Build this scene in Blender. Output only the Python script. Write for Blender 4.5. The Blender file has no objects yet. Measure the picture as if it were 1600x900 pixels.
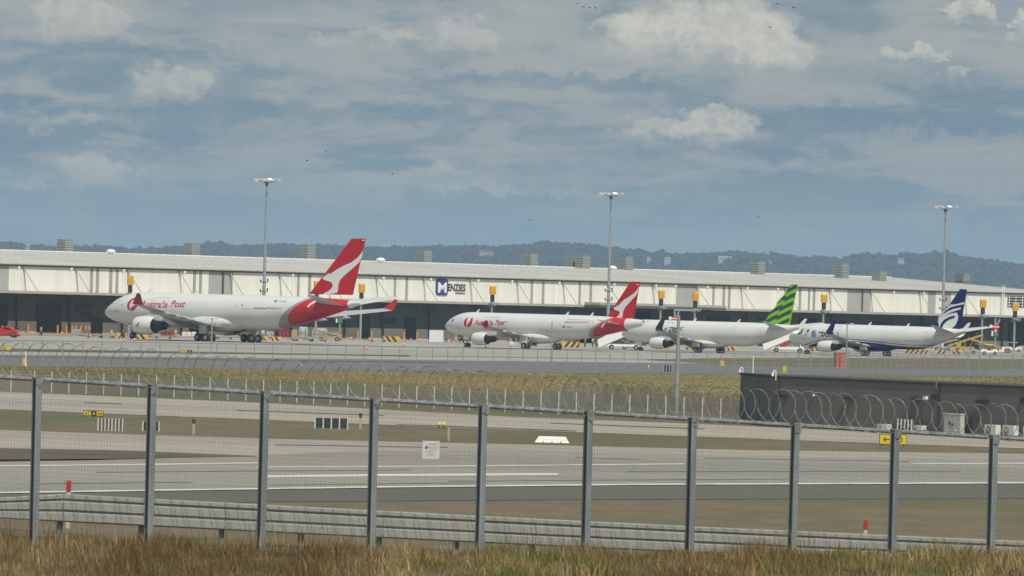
import bpy, bmesh, math, random
import numpy as np
from mathutils import Vector, Matrix
from mathutils.geometry import tessellate_polygon
random.seed(7); rng = np.random.default_rng(7)
sc = bpy.context.scene; COL = sc.collection
R = math.radians

# ------------------------------------------------------------------ camera
HAZE = 7.0e-5; HAZE_C = (.54, .75, 1.0)
F = 11000.0                      # focal length in pixels of the 1600 px wide photograph
CAM = Vector((0, 0, 9.0)); ROLL = R(1.5); PITCH = math.atan(10 / F)
fwd = Vector((0, math.cos(PITCH), math.sin(PITCH)))
up0 = Vector((0, -math.sin(PITCH), math.cos(PITCH))); rt0 = Vector((1, 0, 0))
RT = (rt0 * math.cos(ROLL) + up0 * math.sin(ROLL)).normalized()
UP = (-rt0 * math.sin(ROLL) + up0 * math.cos(ROLL)).normalized()
cd = bpy.data.cameras.new('camera'); cam = bpy.data.objects.new('camera', cd); COL.objects.link(cam)
cd.sensor_width = 36; cd.lens = 36 * F / 1600; cd.clip_start = 1; cd.clip_end = 60000
cd.dof.use_dof = True; cd.dof.focus_distance = 1100; cd.dof.aperture_fstop = 14
M = Matrix((RT, UP, -fwd)).transposed().to_4x4(); M.translation = CAM; cam.matrix_world = M
sc.camera = cam
# ------------------------------------------------------------------ light
SUN_AZ, SUN_EL = R(24), R(53)    # azimuth measured from "behind the camera" towards the right
sdir = Vector((math.sin(SUN_AZ) * math.cos(SUN_EL), -math.cos(SUN_AZ) * math.cos(SUN_EL), math.sin(SUN_EL)))
sd = bpy.data.lights.new('sun', 'SUN'); sd.energy = 3.9; sd.angle = R(.55); sd.color = (1, .955, .88)
so = bpy.data.objects.new('sun', sd); COL.objects.link(so); so.location = sdir * 60
so.rotation_euler = (-sdir).to_track_quat('-Z', 'Y').to_euler()
sc.view_settings.view_transform = 'Standard'; sc.view_settings.look = 'None'
sc.view_settings.exposure = 0.0; sc.view_settings.gamma = 1
sc.cycles.volume_bounces = 0; sc.cycles.max_bounces = 5; sc.cycles.transparent_max_bounces = 8
sc.cycles.volume_step_rate = 10; sc.cycles.use_denoising = True

# ------------------------------------------------------------------ node helpers
class NT:
    def __init__(s, tree): s.t = tree; s.n = tree.nodes; s.l = tree.links
    def new(s, typ, ins=None, **kw):
        n = s.n.new(typ)
        for k, v in kw.items(): setattr(n, k, v)
        for k, v in (ins or {}).items(): s.put(n.inputs[k], v)
        return n
    def put(s, sock, v):
        if isinstance(v, bpy.types.NodeSocket): s.l.new(v, sock)
        elif isinstance(v, bpy.types.Node): s.l.new(v.outputs[0], sock)
        else: sock.default_value = v
    def m(s, op, a, b=0.0, c=None, clamp=False):
        n = s.new('ShaderNodeMath', {0: a, 1: b}, operation=op, use_clamp=clamp)
        if c is not None: s.put(n.inputs[2], c)
        return n.outputs[0]
    def vm(s, op, a, b=(0, 0, 0)):
        return s.new('ShaderNodeVectorMath', {0: a, 1: b}, operation=op).outputs[0]
    def mix(s, f, a, b):
        n = s.new('ShaderNodeMix', data_type='RGBA', clamp_factor=True); s.put(n.inputs[0], f)
        s.put(n.inputs[6], c4(a)); s.put(n.inputs[7], c4(b)); return n.outputs[2]
    def noise(s, vec, scale, detail=4, rough=.55, dist=0.0):
        return s.new('ShaderNodeTexNoise', {'Vector': vec, 'Scale': scale, 'Detail': detail, 'Roughness': rough, 'Distortion': dist}).outputs[0]
    def ss(s, v, a, b, lo=0.0, hi=1.0):
        n = s.new('ShaderNodeMapRange', {0: v, 1: a, 2: b, 3: lo, 4: hi}); n.interpolation_type = 'SMOOTHSTEP'; return n.outputs[0]
def c4(v):
    if isinstance(v, (tuple, list)) and len(v) == 3: return (*v, 1)
    return v
# ------------------------------------------------------------------ sky: Nishita plus a deck of broken cloud
SKY_DARK = (1.8, 2.65, 3.2); SKY_DEEP = (1.5, 2.35, 3.0); SKY_GREY = (2.75, 3.3, 3.5); SKY_PALE = (4.3, 4.4, 4.1); SKY_LIT = (6.9, 6.5, 5.4); SKY_HOR = (3.3, 4.8, 5.0)
w = bpy.data.worlds.new('World'); sc.world = w; w.use_nodes = True
N = NT(w.node_tree); N.n.clear()
sky = N.new('ShaderNodeTexSky'); sky.sky_type = 'NISHITA'; sky.sun_disc = False
sky.sun_elevation = SUN_EL; sky.sun_rotation = math.pi - SUN_AZ; sky.air_density = 1.0; sky.dust_density = .6
tc = N.new('ShaderNodeTexCoord').outputs['Generated']
sp = N.new('ShaderNodeSeparateXYZ', {0: tc})
az_ = N.m('MAXIMUM', sp.outputs[2], 0.0)
den = N.m('ADD', az_, .22)
px_ = N.m('DIVIDE', sp.outputs[0], den); py_ = N.m('DIVIDE', sp.outputs[1], den)
P = N.new('ShaderNodeCombineXYZ', {0: px_, 1: py_, 2: 0.37}).outputs[0]
big = N.noise(P, 2.6, 3, .5, .3); mid = N.noise(P, 6.5, 6, .55, .25); fine = N.noise(P, 24, 6, .62, .3)
dens = N.m('ADD', N.m('ADD', N.m('MULTIPLY', big, .42), N.m('MULTIPLY', mid, .62)), N.m('MULTIPLY', N.m('SUBTRACT', fine, .5), .14))
mott = N.noise(N.vm('ADD', P, (3.1, 1.7, .4)), 11, 8, .6, .45); mott2 = N.noise(N.vm('ADD', P, (7.3, 2.2, 1.4)), 19, 8, .62, .3)
# heaped cloud standing over the airfield, by bearing and height above the horizon; outlines broken up by noise
yy = N.m('MAXIMUM', sp.outputs[1], .001); U0_ = N.m('DIVIDE', sp.outputs[0], yy); V0_ = N.m('DIVIDE', sp.outputs[2], yy)
D1 = N.vm('MULTIPLY', tc, (1, 1, 1.35)); D2 = N.vm('ADD', D1, (.7, .2, .9))
wx = N.m('SUBTRACT', N.noise(D1, 230, 7, .62), .5); wz = N.m('SUBTRACT', N.noise(D2, 260, 7, .64), .5)
U_ = N.m('ADD', U0_, N.m('MULTIPLY', wx, .0125)); V_ = N.m('ADD', V0_, N.m('MULTIPLY', wz, .0078))
front = N.ss(sp.outputs[1], 0.0, .1)
def heap(bx, by, rx, ry, soft):
    cx_ = (bx - 800) / 11000; cy_ = (460 + (bx - 800) * .02619 - by) / 11000
    u1 = N.m('DIVIDE', N.m('SUBTRACT', U_, cx_), rx / 11000); v1 = N.m('DIVIDE', N.m('SUBTRACT', V_, cy_), ry / 11000)
    r2 = N.m('ADD', N.m('MULTIPLY', u1, u1), N.m('MULTIPLY', v1, v1)); base_ = N.ss(v1, -1.1, .1)
    return N.m('MULTIPLY', N.m('MULTIPLY', N.ss(r2, 1.0 + soft, 1.0 - soft * .6), base_), front)
dark = SKY_DARK; grey = SKY_GREY; lit = SKY_LIT
c = N.mix(N.ss(dens, .45, .64), dark, grey)
c = N.mix(N.m('MULTIPLY', N.ss(mott, .45, .60), .7), c, SKY_PALE)
c = N.mix(N.m('MULTIPLY', N.ss(mott2, .50, .36), .35), c, SKY_DEEP)
for h_ in [(60, 35, 190, 66, .8, .75), (560, 65, 240, 55, .9, .65), (720, 110, 240, 62, .9, .6), (1040, 70, 300, 120, .8, .72), (1540, 70, 130, 110, .8, .65), (400, 230, 90, 35, .9, .45), (1460, 235, 170, 28, .9, .5), (700, 292, 180, 20, .9, .6), (980, 275, 150, 22, .9, .5), (140, 272, 110, 42, .8, .62), (1290, 120, 150, 34, .9, .35), (90, 190, 130, 18, .9, .45), (1260, 350, 200, 20, .9, .3), (420, 95, 130, 16, .9, .5), (268, 130, 70, 34, .7, .5)]:
    c = N.mix(N.m('MULTIPLY', N.m('MULTIPLY', heap(*h_[:5]), h_[5]), N.ss(mott2, .34, .54, .45, 1.0)), c, SKY_PALE)
for h_ in [(965, 38, 60, 34, .8, .6), (860, 130, 200, 14, .9, .5), (1280, 30, 90, 40, .9, .5), (1320, 190, 240, 22, .9, .5), (500, 180, 300, 18, .9, .45), (200, 80, 180, 14, .9, .4), (90, 235, 240, 12, .9, .5), (1500, 150, 120, 14, .9, .4), (1170, 240, 180, 10, .9, .4)]:
    c = N.mix(N.m('MULTIPLY', heap(*h_[:5]), h_[5]), c, SKY_DEEP)
texl = N.ss(N.noise(D2, 420, 6, .6), .30, .62)
for h_ in [(1090, 55, 140, 56, .6, .85), (1200, 80, 70, 34, .65, .7), (1010, 45, 90, 26, .5, .6), (1115, 198, 62, 26, .45, .8), (1020, 202, 60, 15, .6, .6), (268, 128, 50, 26, .6, .45), (150, 268, 56, 26, .5, .5), (120, 30, 60, 34, .6, .5), (1415, 84, 44, 12, .4, .7), (1505, 18, 34, 24, .35, .85), (1590, 45, 28, 22, .4, .7), (720, 60, 40, 28, .7, .45), (560, 60, 90, 12, .7, .35), (1480, 118, 18, 8, .6, .5), (740, 295, 90, 8, .8, .4), (680, 268, 40, 7, .8, .4), (880, 300, 50, 6, .8, .3), (30, 288, 50, 14, .8, .4), (1220, 355, 30, 8, .8, .4), (95, 190, 60, 12, .8, .3)]:
    c = N.mix(N.m('MULTIPLY', N.m('MULTIPLY', heap(*h_[:5]), h_[5]), N.m('ADD', .45, N.m('MULTIPLY', texl, .55))), c, lit)
blue = N.vm('MULTIPLY', sky.outputs[0], (.5, .55, .6))
gap = N.ss(dens, .48, .36)
c = N.mix(N.m('MULTIPLY', gap, .2), c, blue)
horiz = N.ss(sp.outputs[2], .022, .001)
c = N.mix(N.m('MULTIPLY', horiz, .8), c, SKY_HOR)
bg = N.new('ShaderNodeBackground', {0: c, 1: .1})
wo = N.new('ShaderNodeOutputWorld', {0: bg.outputs[0]})

# ------------------------------------------------------------------ pixel of the photograph -> place in the world
def ray(px, py): return (fwd * F + RT * (px - 800) + UP * (450 - py)).normalized()
def G(px, py, z=0.0):
    d = ray(px, py); t = (z - CAM.z) / d.z; return CAM + d * t
def atY(px, py, Y):
    d = ray(px, py); return CAM + d * (Y / d.y)
def onplane(px, py, p0, n):
    d = ray(px, py); return CAM + d * ((p0 - CAM).dot(n) / d.dot(n))

# ------------------------------------------------------------------ materials
MATS = {}
def mat(name, col, rough=.6, metal=0.0, var=0.0, scale=1.0, col2=None, bump=0.0, detail=4, thr=(.35, .65), spec=.5, stretch=None, coat=0.0, emit=None):
    if name in MATS: return MATS[name]
    m = bpy.data.materials.new(name); m.use_nodes = True; n = NT(m.node_tree); b = n.n['Principled BSDF']
    b.inputs['Roughness'].default_value = rough; b.inputs['Metallic'].default_value = metal
    b.inputs['Specular IOR Level'].default_value = spec; b.inputs['Coat Weight'].default_value = coat
    c2 = col2 or tuple(x * (1 - var) for x in col)
    oc = n.new('ShaderNodeTexCoord').outputs['Object']
    if stretch: oc = n.vm('MULTIPLY', oc, stretch)
    no = n.noise(oc, scale, detail)
    f = n.ss(no, *thr)
    n.put(b.inputs['Base Color'], n.mix(f, col, c2))
    if bump:
        bp = n.new('ShaderNodeBump', {'Strength': bump, 'Height': no}); n.put(b.inputs['Normal'], bp.outputs[0])
    MATS[name] = m; return m
def vcol_mat(name, rough=.9, var=.25, scale=3):
    m = bpy.data.materials.new(name); m.use_nodes = True; n = NT(m.node_tree); b = n.n['Principled BSDF']
    b.inputs['Roughness'].default_value = rough; b.inputs['Specular IOR Level'].default_value = .2
    a = n.new('ShaderNodeAttribute', attribute_name='tint')
    n.put(b.inputs['Base Color'], a.outputs['Color']); MATS[name] = m; return m

# ------------------------------------------------------------------ mesh helpers
class MB:
    def __init__(s): s.v = []; s.f = []; s.mi = []; s.cur = 0
    def mt(s, i): s.cur = i; return s
    def add(s, vs, fs):
        o = len(s.v); s.v += [tuple(v) for v in vs]; s.f += [tuple(o + i for i in f) for f in fs]; s.mi += [s.cur] * len(fs); return s
    def box(s, x0, x1, y0, y1, z0, z1):
        return s.add([(x0,y0,z0),(x1,y0,z0),(x1,y1,z0),(x0,y1,z0),(x0,y0,z1),(x1,y0,z1),(x1,y1,z1),(x0,y1,z1)],
                     [(0,3,2,1),(4,5,6,7),(0,1,5,4),(1,2,6,5),(2,3,7,6),(3,0,4,7)])
    def cbox(s, c, d): return s.box(c[0]-d[0]/2, c[0]+d[0]/2, c[1]-d[1]/2, c[1]+d[1]/2, c[2]-d[2]/2, c[2]+d[2]/2)
    def tube(s, p0, p1, r0, r1=None, n=8, cap=True):
        r1 = r0 if r1 is None else r1; p0 = Vector(p0); p1 = Vector(p1); d = (p1 - p0).normalized()
        a = d.orthogonal().normalized(); b = d.cross(a); vs = []
        for p, r in ((p0, r0), (p1, r1)):
            for k in range(n):
                t = 2 * math.pi * k / n + .3; vs.append(p + (a * math.cos(t) + b * math.sin(t)) * r)
        fs = [(k, (k + 1) % n, n + (k + 1) % n, n + k) for k in range(n)]
        if cap: fs += [tuple(range(n - 1, -1, -1)), tuple(range(n, 2 * n))]
        return s.add(vs, fs)
    def beam(s, p0, p1, w_, h, up=(0, 0, 1)):
        p0 = Vector(p0); p1 = Vector(p1); d = (p1 - p0).normalized(); a = d.cross(Vector(up)).normalized() * w_ / 2; b = a.cross(d).normalized() * h / 2
        vs = [p + i * a + j * b for p in (p0, p1) for i, j in ((-1,-1),(1,-1),(1,1),(-1,1))]
        return s.add(vs, [(0,1,2,3),(7,6,5,4),(0,4,5,1),(1,5,6,2),(2,6,7,3),(3,7,4,0)])
    def loft(s, rings, closed=True, caps=True):
        n = len(rings[0]); vs = [p for r in rings for p in r]; fs = []
        for i in range(len(rings) - 1):
            for k in range(n if closed else n - 1):
                k2 = (k + 1) % n; fs.append((i*n+k, i*n+k2, (i+1)*n+k2, (i+1)*n+k))
        if caps and closed: fs += [tuple(range(n - 1, -1, -1)), tuple((len(rings)-1)*n + k for k in range(n))]
        return s.add(vs, fs)
    def prism(s, pts, d):        # pts: 3D loop, extruded by vector d
        n = len(pts); d = Vector(d); vs = [Vector(p) for p in pts] + [Vector(p) + d for p in pts]
        return s.add(vs, [tuple(range(n)), tuple(range(2*n-1, n-1, -1))] + [(k, n+k, n+(k+1)%n, (k+1)%n) for k in range(n)])
    def xf(s, Mx): s.v = [tuple(Mx @ Vector(v)) for v in s.v]; return s
    def build(s, name, mats, parent=None, smooth=False, kind=None, fix=True, autos=None):
        me = bpy.data.meshes.new(name); me.from_pydata(s.v, [], s.f)
        for m_ in (mats if isinstance(mats, (list, tuple)) else [mats]): me.materials.append(m_)
        if len(me.materials) > 1: me.polygons.foreach_set('material_index', s.mi)
        if fix:
            bm = bmesh.new(); bm.from_mesh(me); bmesh.ops.recalc_face_normals(bm, faces=bm.faces); bm.to_mesh(me); bm.free()
        if smooth:
            me.polygons.foreach_set('use_smooth', [True] * len(me.polygons))
            me.set_sharp_from_angle(angle=R(autos or 40))
        return link(name, me, parent, kind)
def link(name, me, parent=None, kind=None):
    o = bpy.data.objects.new(name, me); COL.objects.link(o)
    if parent: o.parent = parent
    if kind: o['kind'] = kind
    return o
def npmesh(name, V, Fc, material, parent=None, kind=None, tint=None, smooth=False):   # numpy: V (n,3), Fc (m,k)
    me = bpy.data.meshes.new(name); k = Fc.shape[1]
    me.vertices.add(len(V)); me.vertices.foreach_set('co', V.astype(np.float32).ravel())
    me.loops.add(Fc.size); me.loops.foreach_set('vertex_index', Fc.astype(np.int32).ravel())
    me.polygons.add(len(Fc)); me.polygons.foreach_set('loop_start', np.arange(0, Fc.size, k, dtype=np.int32))
    me.update(calc_edges=True)
    if tint is not None:
        at = me.attributes.new('tint', 'FLOAT_COLOR', 'POINT'); at.data.foreach_set('color', np.c_[tint, np.ones(len(tint))].astype(np.float32).ravel())
    if smooth: me.polygons.foreach_set('use_smooth', [True] * len(me.polygons))
    me.materials.append(material); me.validate(); return link(name, me, parent, kind)
def tag(o, label, cat, group=None):
    o['label'] = label; o['category'] = cat
    if group: o['group'] = group
    return o
def thing(name, label, cat, loc=(0, 0, 0), rz=0.0, group=None):
    o = bpy.data.objects.new(name, None); COL.objects.link(o); o.location = loc; o.rotation_euler = (0, 0, rz); o.empty_display_size = .5
    return tag(o, label, cat, group)
def copy_thing(root, loc, rz=0.0, label=None, group=None, scale=None):
    r = root.copy(); COL.objects.link(r); r.location = loc; r.rotation_euler = (0, 0, rz)
    if label: r['label'] = label
    if group: r['group'] = group
    if scale: r.scale = (scale,) * 3
    for ch in list(root.children):
        c_ = ch.copy(); COL.objects.link(c_); c_.parent = r
        for g in ch.children:
            d = g.copy(); COL.objects.link(d); d.parent = c_
    return r
def catmull(pts, n):
    out = []; P_ = [pts[0]] + list(pts) + [pts[-1]]
    for i in range(1, len(P_) - 2):
        for k in range(n):
            t = k / n; a, b, c_, d = (np.array(P_[j], float) for j in (i-1, i, i+1, i+2))
            out.append(tuple(.5 * ((2*b) + (-a+c_)*t + (2*a-5*b+4*c_-d)*t*t + (-a+3*b-3*c_+d)*t**3)))
    out.append(tuple(pts[-1])); return out
def flat_decal(polys, fn, name, material, parent, step=.5, closed_curve=False):
    """polys: list of 2D outlines; fn(a,b)->3D point on the surface, proud of it. Cut on a grid so that it follows the curve."""
    bm = bmesh.new()
    for pl in polys:
        if closed_curve: pl = catmull(pl + [pl[0]], 4)[:-1]
        vs = [bm.verts.new((p[0], p[1], 0)) for p in pl]
        for tri in tessellate_polygon([[Vector((p[0], p[1], 0)) for p in pl]]):
            try: bm.faces.new([vs[i] for i in tri])
            except ValueError: pass
    return _finish(bm, fn, name, material, parent, step)
def _finish(bm, fn, name, material, parent, step):
    xs = [v.co.x for v in bm.verts]; ys = [v.co.y for v in bm.verts]
    for ax, lo, hi in ((0, min(xs), max(xs)), (1, min(ys), max(ys))):
        k = lo + step
        while k < hi:
            co = [0, 0, 0]; co[ax] = k; no = [0, 0, 0]; no[ax] = 1
            bmesh.ops.bisect_plane(bm, geom=bm.verts[:] + bm.edges[:] + bm.faces[:], plane_co=co, plane_no=no, dist=1e-5); k += step
    for v in bm.verts: v.co = fn(v.co.x, v.co.y)
    me = bpy.data.meshes.new(name); bm.to_mesh(me); bm.free(); me.materials.append(material)
    return link(name, me, parent)
def text_mesh(txt, size=1.0, shear=0.0, bold=0.0, xs=1.0):
    cu = bpy.data.curves.new('t', 'FONT'); cu.body = txt; cu.size = size; cu.shear = shear; cu.offset = bold; cu.resolution_u = 2
    o = bpy.data.objects.new('t', cu); me = bpy.data.meshes.new_from_object(o); bpy.data.objects.remove(o); bpy.data.curves.remove(cu)
    for v in me.vertices: v.co.x *= xs
    return me
def text_decal(txt, fn, name, material, parent, size, shear=0.0, bold=0.0, step=.6, xs=1.0):
    me = text_mesh(txt, size, shear, bold, xs); bm = bmesh.new(); bm.from_mesh(me); bpy.data.meshes.remove(me)
    return _finish(bm, fn, name, material, parent, step)
# ================================================================== GROUND
def ground_mat(name, c1, c2, scale, c3=None, sc2=.02, f3=.5, rough=.9, stretch=(1, 1, 1), bump=0.0, thr=(.35, .65), joints=None):
    m = bpy.data.materials.new(name); m.use_nodes = True; n = NT(m.node_tree); b = n.n['Principled BSDF']
    b.inputs['Roughness'].default_value = rough; b.inputs['Specular IOR Level'].default_value = .25
    oc = n.vm('MULTIPLY', n.new('ShaderNodeTexCoord').outputs['Object'], stretch)
    col = n.mix(n.ss(n.noise(oc, scale, 6, .62), *thr), c1, c2)
    if c3: col = n.mix(n.m('MULTIPLY', n.ss(n.noise(oc, sc2, 5, .6, .4), .45, .62), f3), col, c3)
    if joints:
        s_ = n.new('ShaderNodeSeparateXYZ', {0: n.new('ShaderNodeTexCoord').outputs['Object']})
        for k in (0, 1):
            a = n.m('ABSOLUTE', n.m('SUBTRACT', n.m('FRACT', n.m('MULTIPLY', s_.outputs[k], 1 / joints)), .5))
            col = n.mix(n.m('MULTIPLY', n.ss(a, .488, .494), .35), col, (.06, .058, .05))
    n.put(b.inputs['Base Color'], col)
    if bump:
        bp = n.new('ShaderNodeBump', {'Strength': bump, 'Height': n.noise(oc, scale * 3, 4)}); n.put(b.inputs['Normal'], bp.outputs[0])
    MATS[name] = m; return m
g_dry = ground_mat('dry_grass', (.172, .135, .08), (.135, .108, .063), .35, (.105, .112, .045), .05, .75, stretch=(1, .35, 1), bump=.4)
g_far = ground_mat('field_grass', (.12, .115, .05), (.09, .10, .035), .05, (.05, .08, .02), .01, .6)
g_bank = ground_mat('bank_grass', (.22, .185, .07), (.25, .175, .085), .12, (.12, .14, .035), .05, .8, stretch=(1, .4, 1), bump=.6)
m_conc = ground_mat('pale_concrete', (.39, .345, .28), (.335, .298, .245), .10, (.28, .252, .21), .03, .6, stretch=(.35, 1, 1))  # tone lowered, cloud shade put into the base colour
m_apron = ground_mat('apron_concrete', (.39, .37, .325), (.34, .325, .288), .07, (.28, .268, .24), .02, .55, stretch=(.4, 1, 1), joints=7.5)
m_taxi = ground_mat('taxiway_asphalt', (.265, .248, .207), (.295, .275, .23), .12, (.23, .217, .185), .025, .75, stretch=(.25, 1, 1))  # darkened to stand for cloud shade over the nearer field
m_dark = ground_mat('shoulder_asphalt', (.112, .108, .090), (.125, .12, .10), .3, (.10, .098, .082), .04, .5, stretch=(.3, 1, 1))
m_road = ground_mat('road_asphalt', (.155, .16, .155), (.135, .14, .138), .25, (.17, .17, .16), .03, .5, stretch=(.3, 1, 1))
m_mud = ground_mat('bare_earth', (.12, .10, .07), (.085, .072, .05), .2, stretch=(.4, 1, 1))
m_tan = ground_mat('tan_concrete', (.33, .25, .16), (.28, .215, .14), .1, stretch=(.4, 1, 1))
m_mark = ground_mat('marking_paint', (.62, .60, .54), (.38, .36, .31), .5, stretch=(.5, 1, 1), thr=(.45, .8))
def structure(name, mb, m_, **k):
    o = mb.build(name, m_, None, kind='structure', **k); return o
# the whole field out to the hills, in strips so that it stays one sheet
mb = MB(); ys = [-90, 60, 200, 400, 800, 1600, 3000, 6000, 15800]; xs = [-2600, -600, -120, 0, 140, 600, 2600]
mb.add([(x, y, 0) for y in ys for x in xs], [(j*7+i, j*7+i+1, (j+1)*7+i+1, (j+1)*7+i) for j in range(8) for i in range(6)])
structure('ground', mb, g_far, fix=False)
def strip(name, top, bot, z, m_, kind='structure'):
    """top / bot: edges of a paved or planted area as seen, put down flat on the field; the edges are resampled together"""
    n = 49; x0 = min(top[0][0], bot[0][0]); x1 = max(top[-1][0], bot[-1][0])
    xs_ = [x0 + (x1 - x0) * k / (n - 1) for k in range(n)]
    yt = np.interp(xs_, *zip(*top)); yb = np.interp(xs_, *zip(*bot))
    vs = [G(x, y, z) for x, y in zip(xs_, yt)] + [G(x, y, z) for x, y in zip(xs_, yb)]
    mb = MB().add(vs, [(n + k, n + k + 1, k + 1, k) for k in range(n - 1)])
    return mb.build(name, m_, None, kind=kind, fix=False)
XL, XR = -420, 2020
def ln(*pts):       # extend first and last segments out of the frame
    pts = list(pts); (xa, ya), (xb, yb) = pts[0], pts[1]; (xc, yc), (xd, yd) = pts[-2], pts[-1]
    sl = lambda p, q: (q[1] - p[1]) / (q[0] - p[0])
    return [(XL, ya + sl(pts[0], pts[1]) * (XL - xa))] + pts + [(XR, yd + sl(pts[-2], pts[-1]) * (XR - xd))]
edge_near = ln((0, 770), (250, 766), (600, 761), (1000, 757), (1600, 754.5))
strip('near_grass', ln((0, 775), (400, 772), (1000, 765), (1600, 765)), [(XL, 1150), (XR, 1150)], .02, g_dry)
strip('taxiway_shoulder', edge_near, ln((0, 800), (400, 784), (1000, 780), (1600, 779)), .04, m_dark)
tx_top = ln((0, 718), (250, 716), (420, 700), (700, 692), (1150, 703), (1600, 709))
strip('taxiway', ln((0, 722), (150, 719), (400, 712), (560, 704), (800, 704), (1150, 712), (1600, 718)), edge_near, .06, m_taxi)
strip('taxiway_fillet', ln((0, 672), (400, 685), (800, 694), (1150, 703), (1600, 709)), ln((0, 701), (200, 704), (400, 713), (800, 720), (1150, 722), (1600, 722)), .05, m_conc)
strip('median_grass', ln((0, 639), (400, 655), (800, 671), (1150, 684), (1600, 700)), ln((0, 674), (400, 687), (800, 696), (1150, 705), (1600, 711)), .02, g_dry)
strip('bare_verge', [(XL, 690), (0, 700), (200, 704), (400, 712)], [(XL, 722), (0, 718), (200, 716.5), (400, 713)], .07, m_mud)
strip('far_taxiway', ln((0, 612), (400, 629), (800, 651), (1200, 667), (1600, 685)), ln((0, 639.5), (400, 655.5), (800, 671.5), (1150, 684.5), (1600, 700.5)), .04, m_conc)
strip('verge', ln((0, 583), (400, 597), (700, 610), (1000, 617), (1150, 632), (1600, 650)), ln((0, 614), (400, 631), (800, 653), (1200, 669), (1600, 687)), .02, g_dry)
strip('grass_bank', ln((0, 570), (400, 576), (700, 579.5), (1000, 583), (1150, 584), (1600, 587)), ln((0, 585), (400, 599), (700, 612), (1000, 619), (1150, 634), (1600, 652)), .03, g_bank)
strip('service_road', ln((0, 554), (700, 563), (1100, 568), (1400, 574), (1600, 578)), ln((0, 571.5), (400, 577), (700, 580.5), (1000, 584), (1150, 585.5), (1600, 589)), .05, m_road)
strip('apron', ln((-300, 500), (0, 516), (700, 530), (1600, 545)), ln((0, 556), (700, 565), (1100, 569), (1400, 575), (1600, 579)), .04, m_apron)
strip('dock_road', ln((-300, 508), (0, 517), (700, 530.5), (1600, 546)), [(XL, 505), (0, 523.5), (150, 526), (330, 527.5), (XR, 540)], .06, m_tan)
strip('drainage_strip', [(XL, 539), (0, 544.2), (400, 551), (640, 555)], [(XL, 545), (0, 549), (400, 553.4), (640, 556)], .06, m_mud)
strip('apron_grass', [(1010, 562), (1110, 559.5), (1300, 559), (1600, 561), (XR, 566)], [(1010, 562.4), (1110, 568), (1300, 573.5), (1600, 577), (XR, 583)], .07, g_dry)
def markline(top, wpx, z=.075, m_=None):
    strip('painted_line', top, [(x, y + (wpx if not callable(wpx) else wpx(x))) for x, y in top], z, m_ or m_mark)
markline([(x, y - 1.5) for x, y in edge_near], 2.2)
markline([(XL, 731), (0, 727), (250, 724.5), (420, 722)], 1.7)
markline([(400, 729), (700, 727.5), (1070, 724)], 1.4)
markline([(418, 742.5), (600, 740.5), (872, 739)], lambda x: 3.4)
markline([(1424, 723.5), (XR, 722)], 1.4)
# dark tyre trails on the far taxiway
m_rub = ground_mat('tyre_marks', (.222, .208, .175), (.255, .24, .20), .3, stretch=(.1, 1, 1))
for t in ([(130, 628), (190, 630)], [(370, 640), (600, 648)], [(860, 660), (1100, 669)], [(900, 714), (1000, 716.5)], [(150, 737), (640, 733)], [(700, 751), (1250, 747)], [(980, 736), (1500, 735)], [(420, 757), (760, 753)], [(1100, 715), (1420, 720)], [(60, 755), (300, 752)], [(430, 694), (700, 698)], [(620, 662), (900, 672)]):
    strip('tyre_marks', t, [(t[0][0], t[0][1] + .8), (t[-1][0], t[-1][1] + 1.1)], .08, m_rub)
m_slot = ground_mat('drain_slot', (.09, .085, .075), (.13, .12, .10), .3)
for t in ([(0, 556.5), (700, 566)], [(430, 552), (640, 556)]):
    strip('slot_drain', t, [(x, y + .8) for x, y in t], .09, m_slot)

# near mound that carries the perimeter fence
def mound_z(x, y):
    s = min(1.3, max(-.3, (x + 8.2) / 17.2)); yf = 121 + 11 * s; zc = 4.34 + .62 * s - .10 * s * s; zf = 4.5 - .7 * s
    nz = .035 * math.sin(x * 1.3 + y * .7) + .03 * math.sin(x * .55 - y * 1.1)
    if y <= 116: z = zc - max(0, 100 - y) * .004
    elif y < yf: t = (y - 116) / (yf - 116); t = t * t * (3 - 2 * t); z = zc + (zf - zc) * t
    elif y < yf + 5: z = zf
    else: t = min(1, (y - yf - 5) / 32); t = t * t * (3 - 2 * t); z = zf + (-.6 - zf) * t
    return z + nz
mxs = [-90, -60, -30, -20] + [-14 + i * .7 for i in range(44)] + [22, 30, 60, 90]
mys = [-80, 0, 60, 95] + [100 + i * 1.0 for i in range(80)]
mb = MB(); nx = len(mxs)
mb.add([(x, y, mound_z(x, y)) for y in mys for x in mxs], [(j*nx+i, j*nx+i+1, (j+1)*nx+i+1, (j+1)*nx+i) for j in range(len(mys)-1) for i in range(nx-1)])
g_mound = ground_mat('mound_soil', (.15, .10, .05), (.10, .085, .04), 1.2, (.06, .07, .025), .3, .6, bump=.5)
structure('near_mound', mb, g_mound, smooth=True, fix=False)

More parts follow.
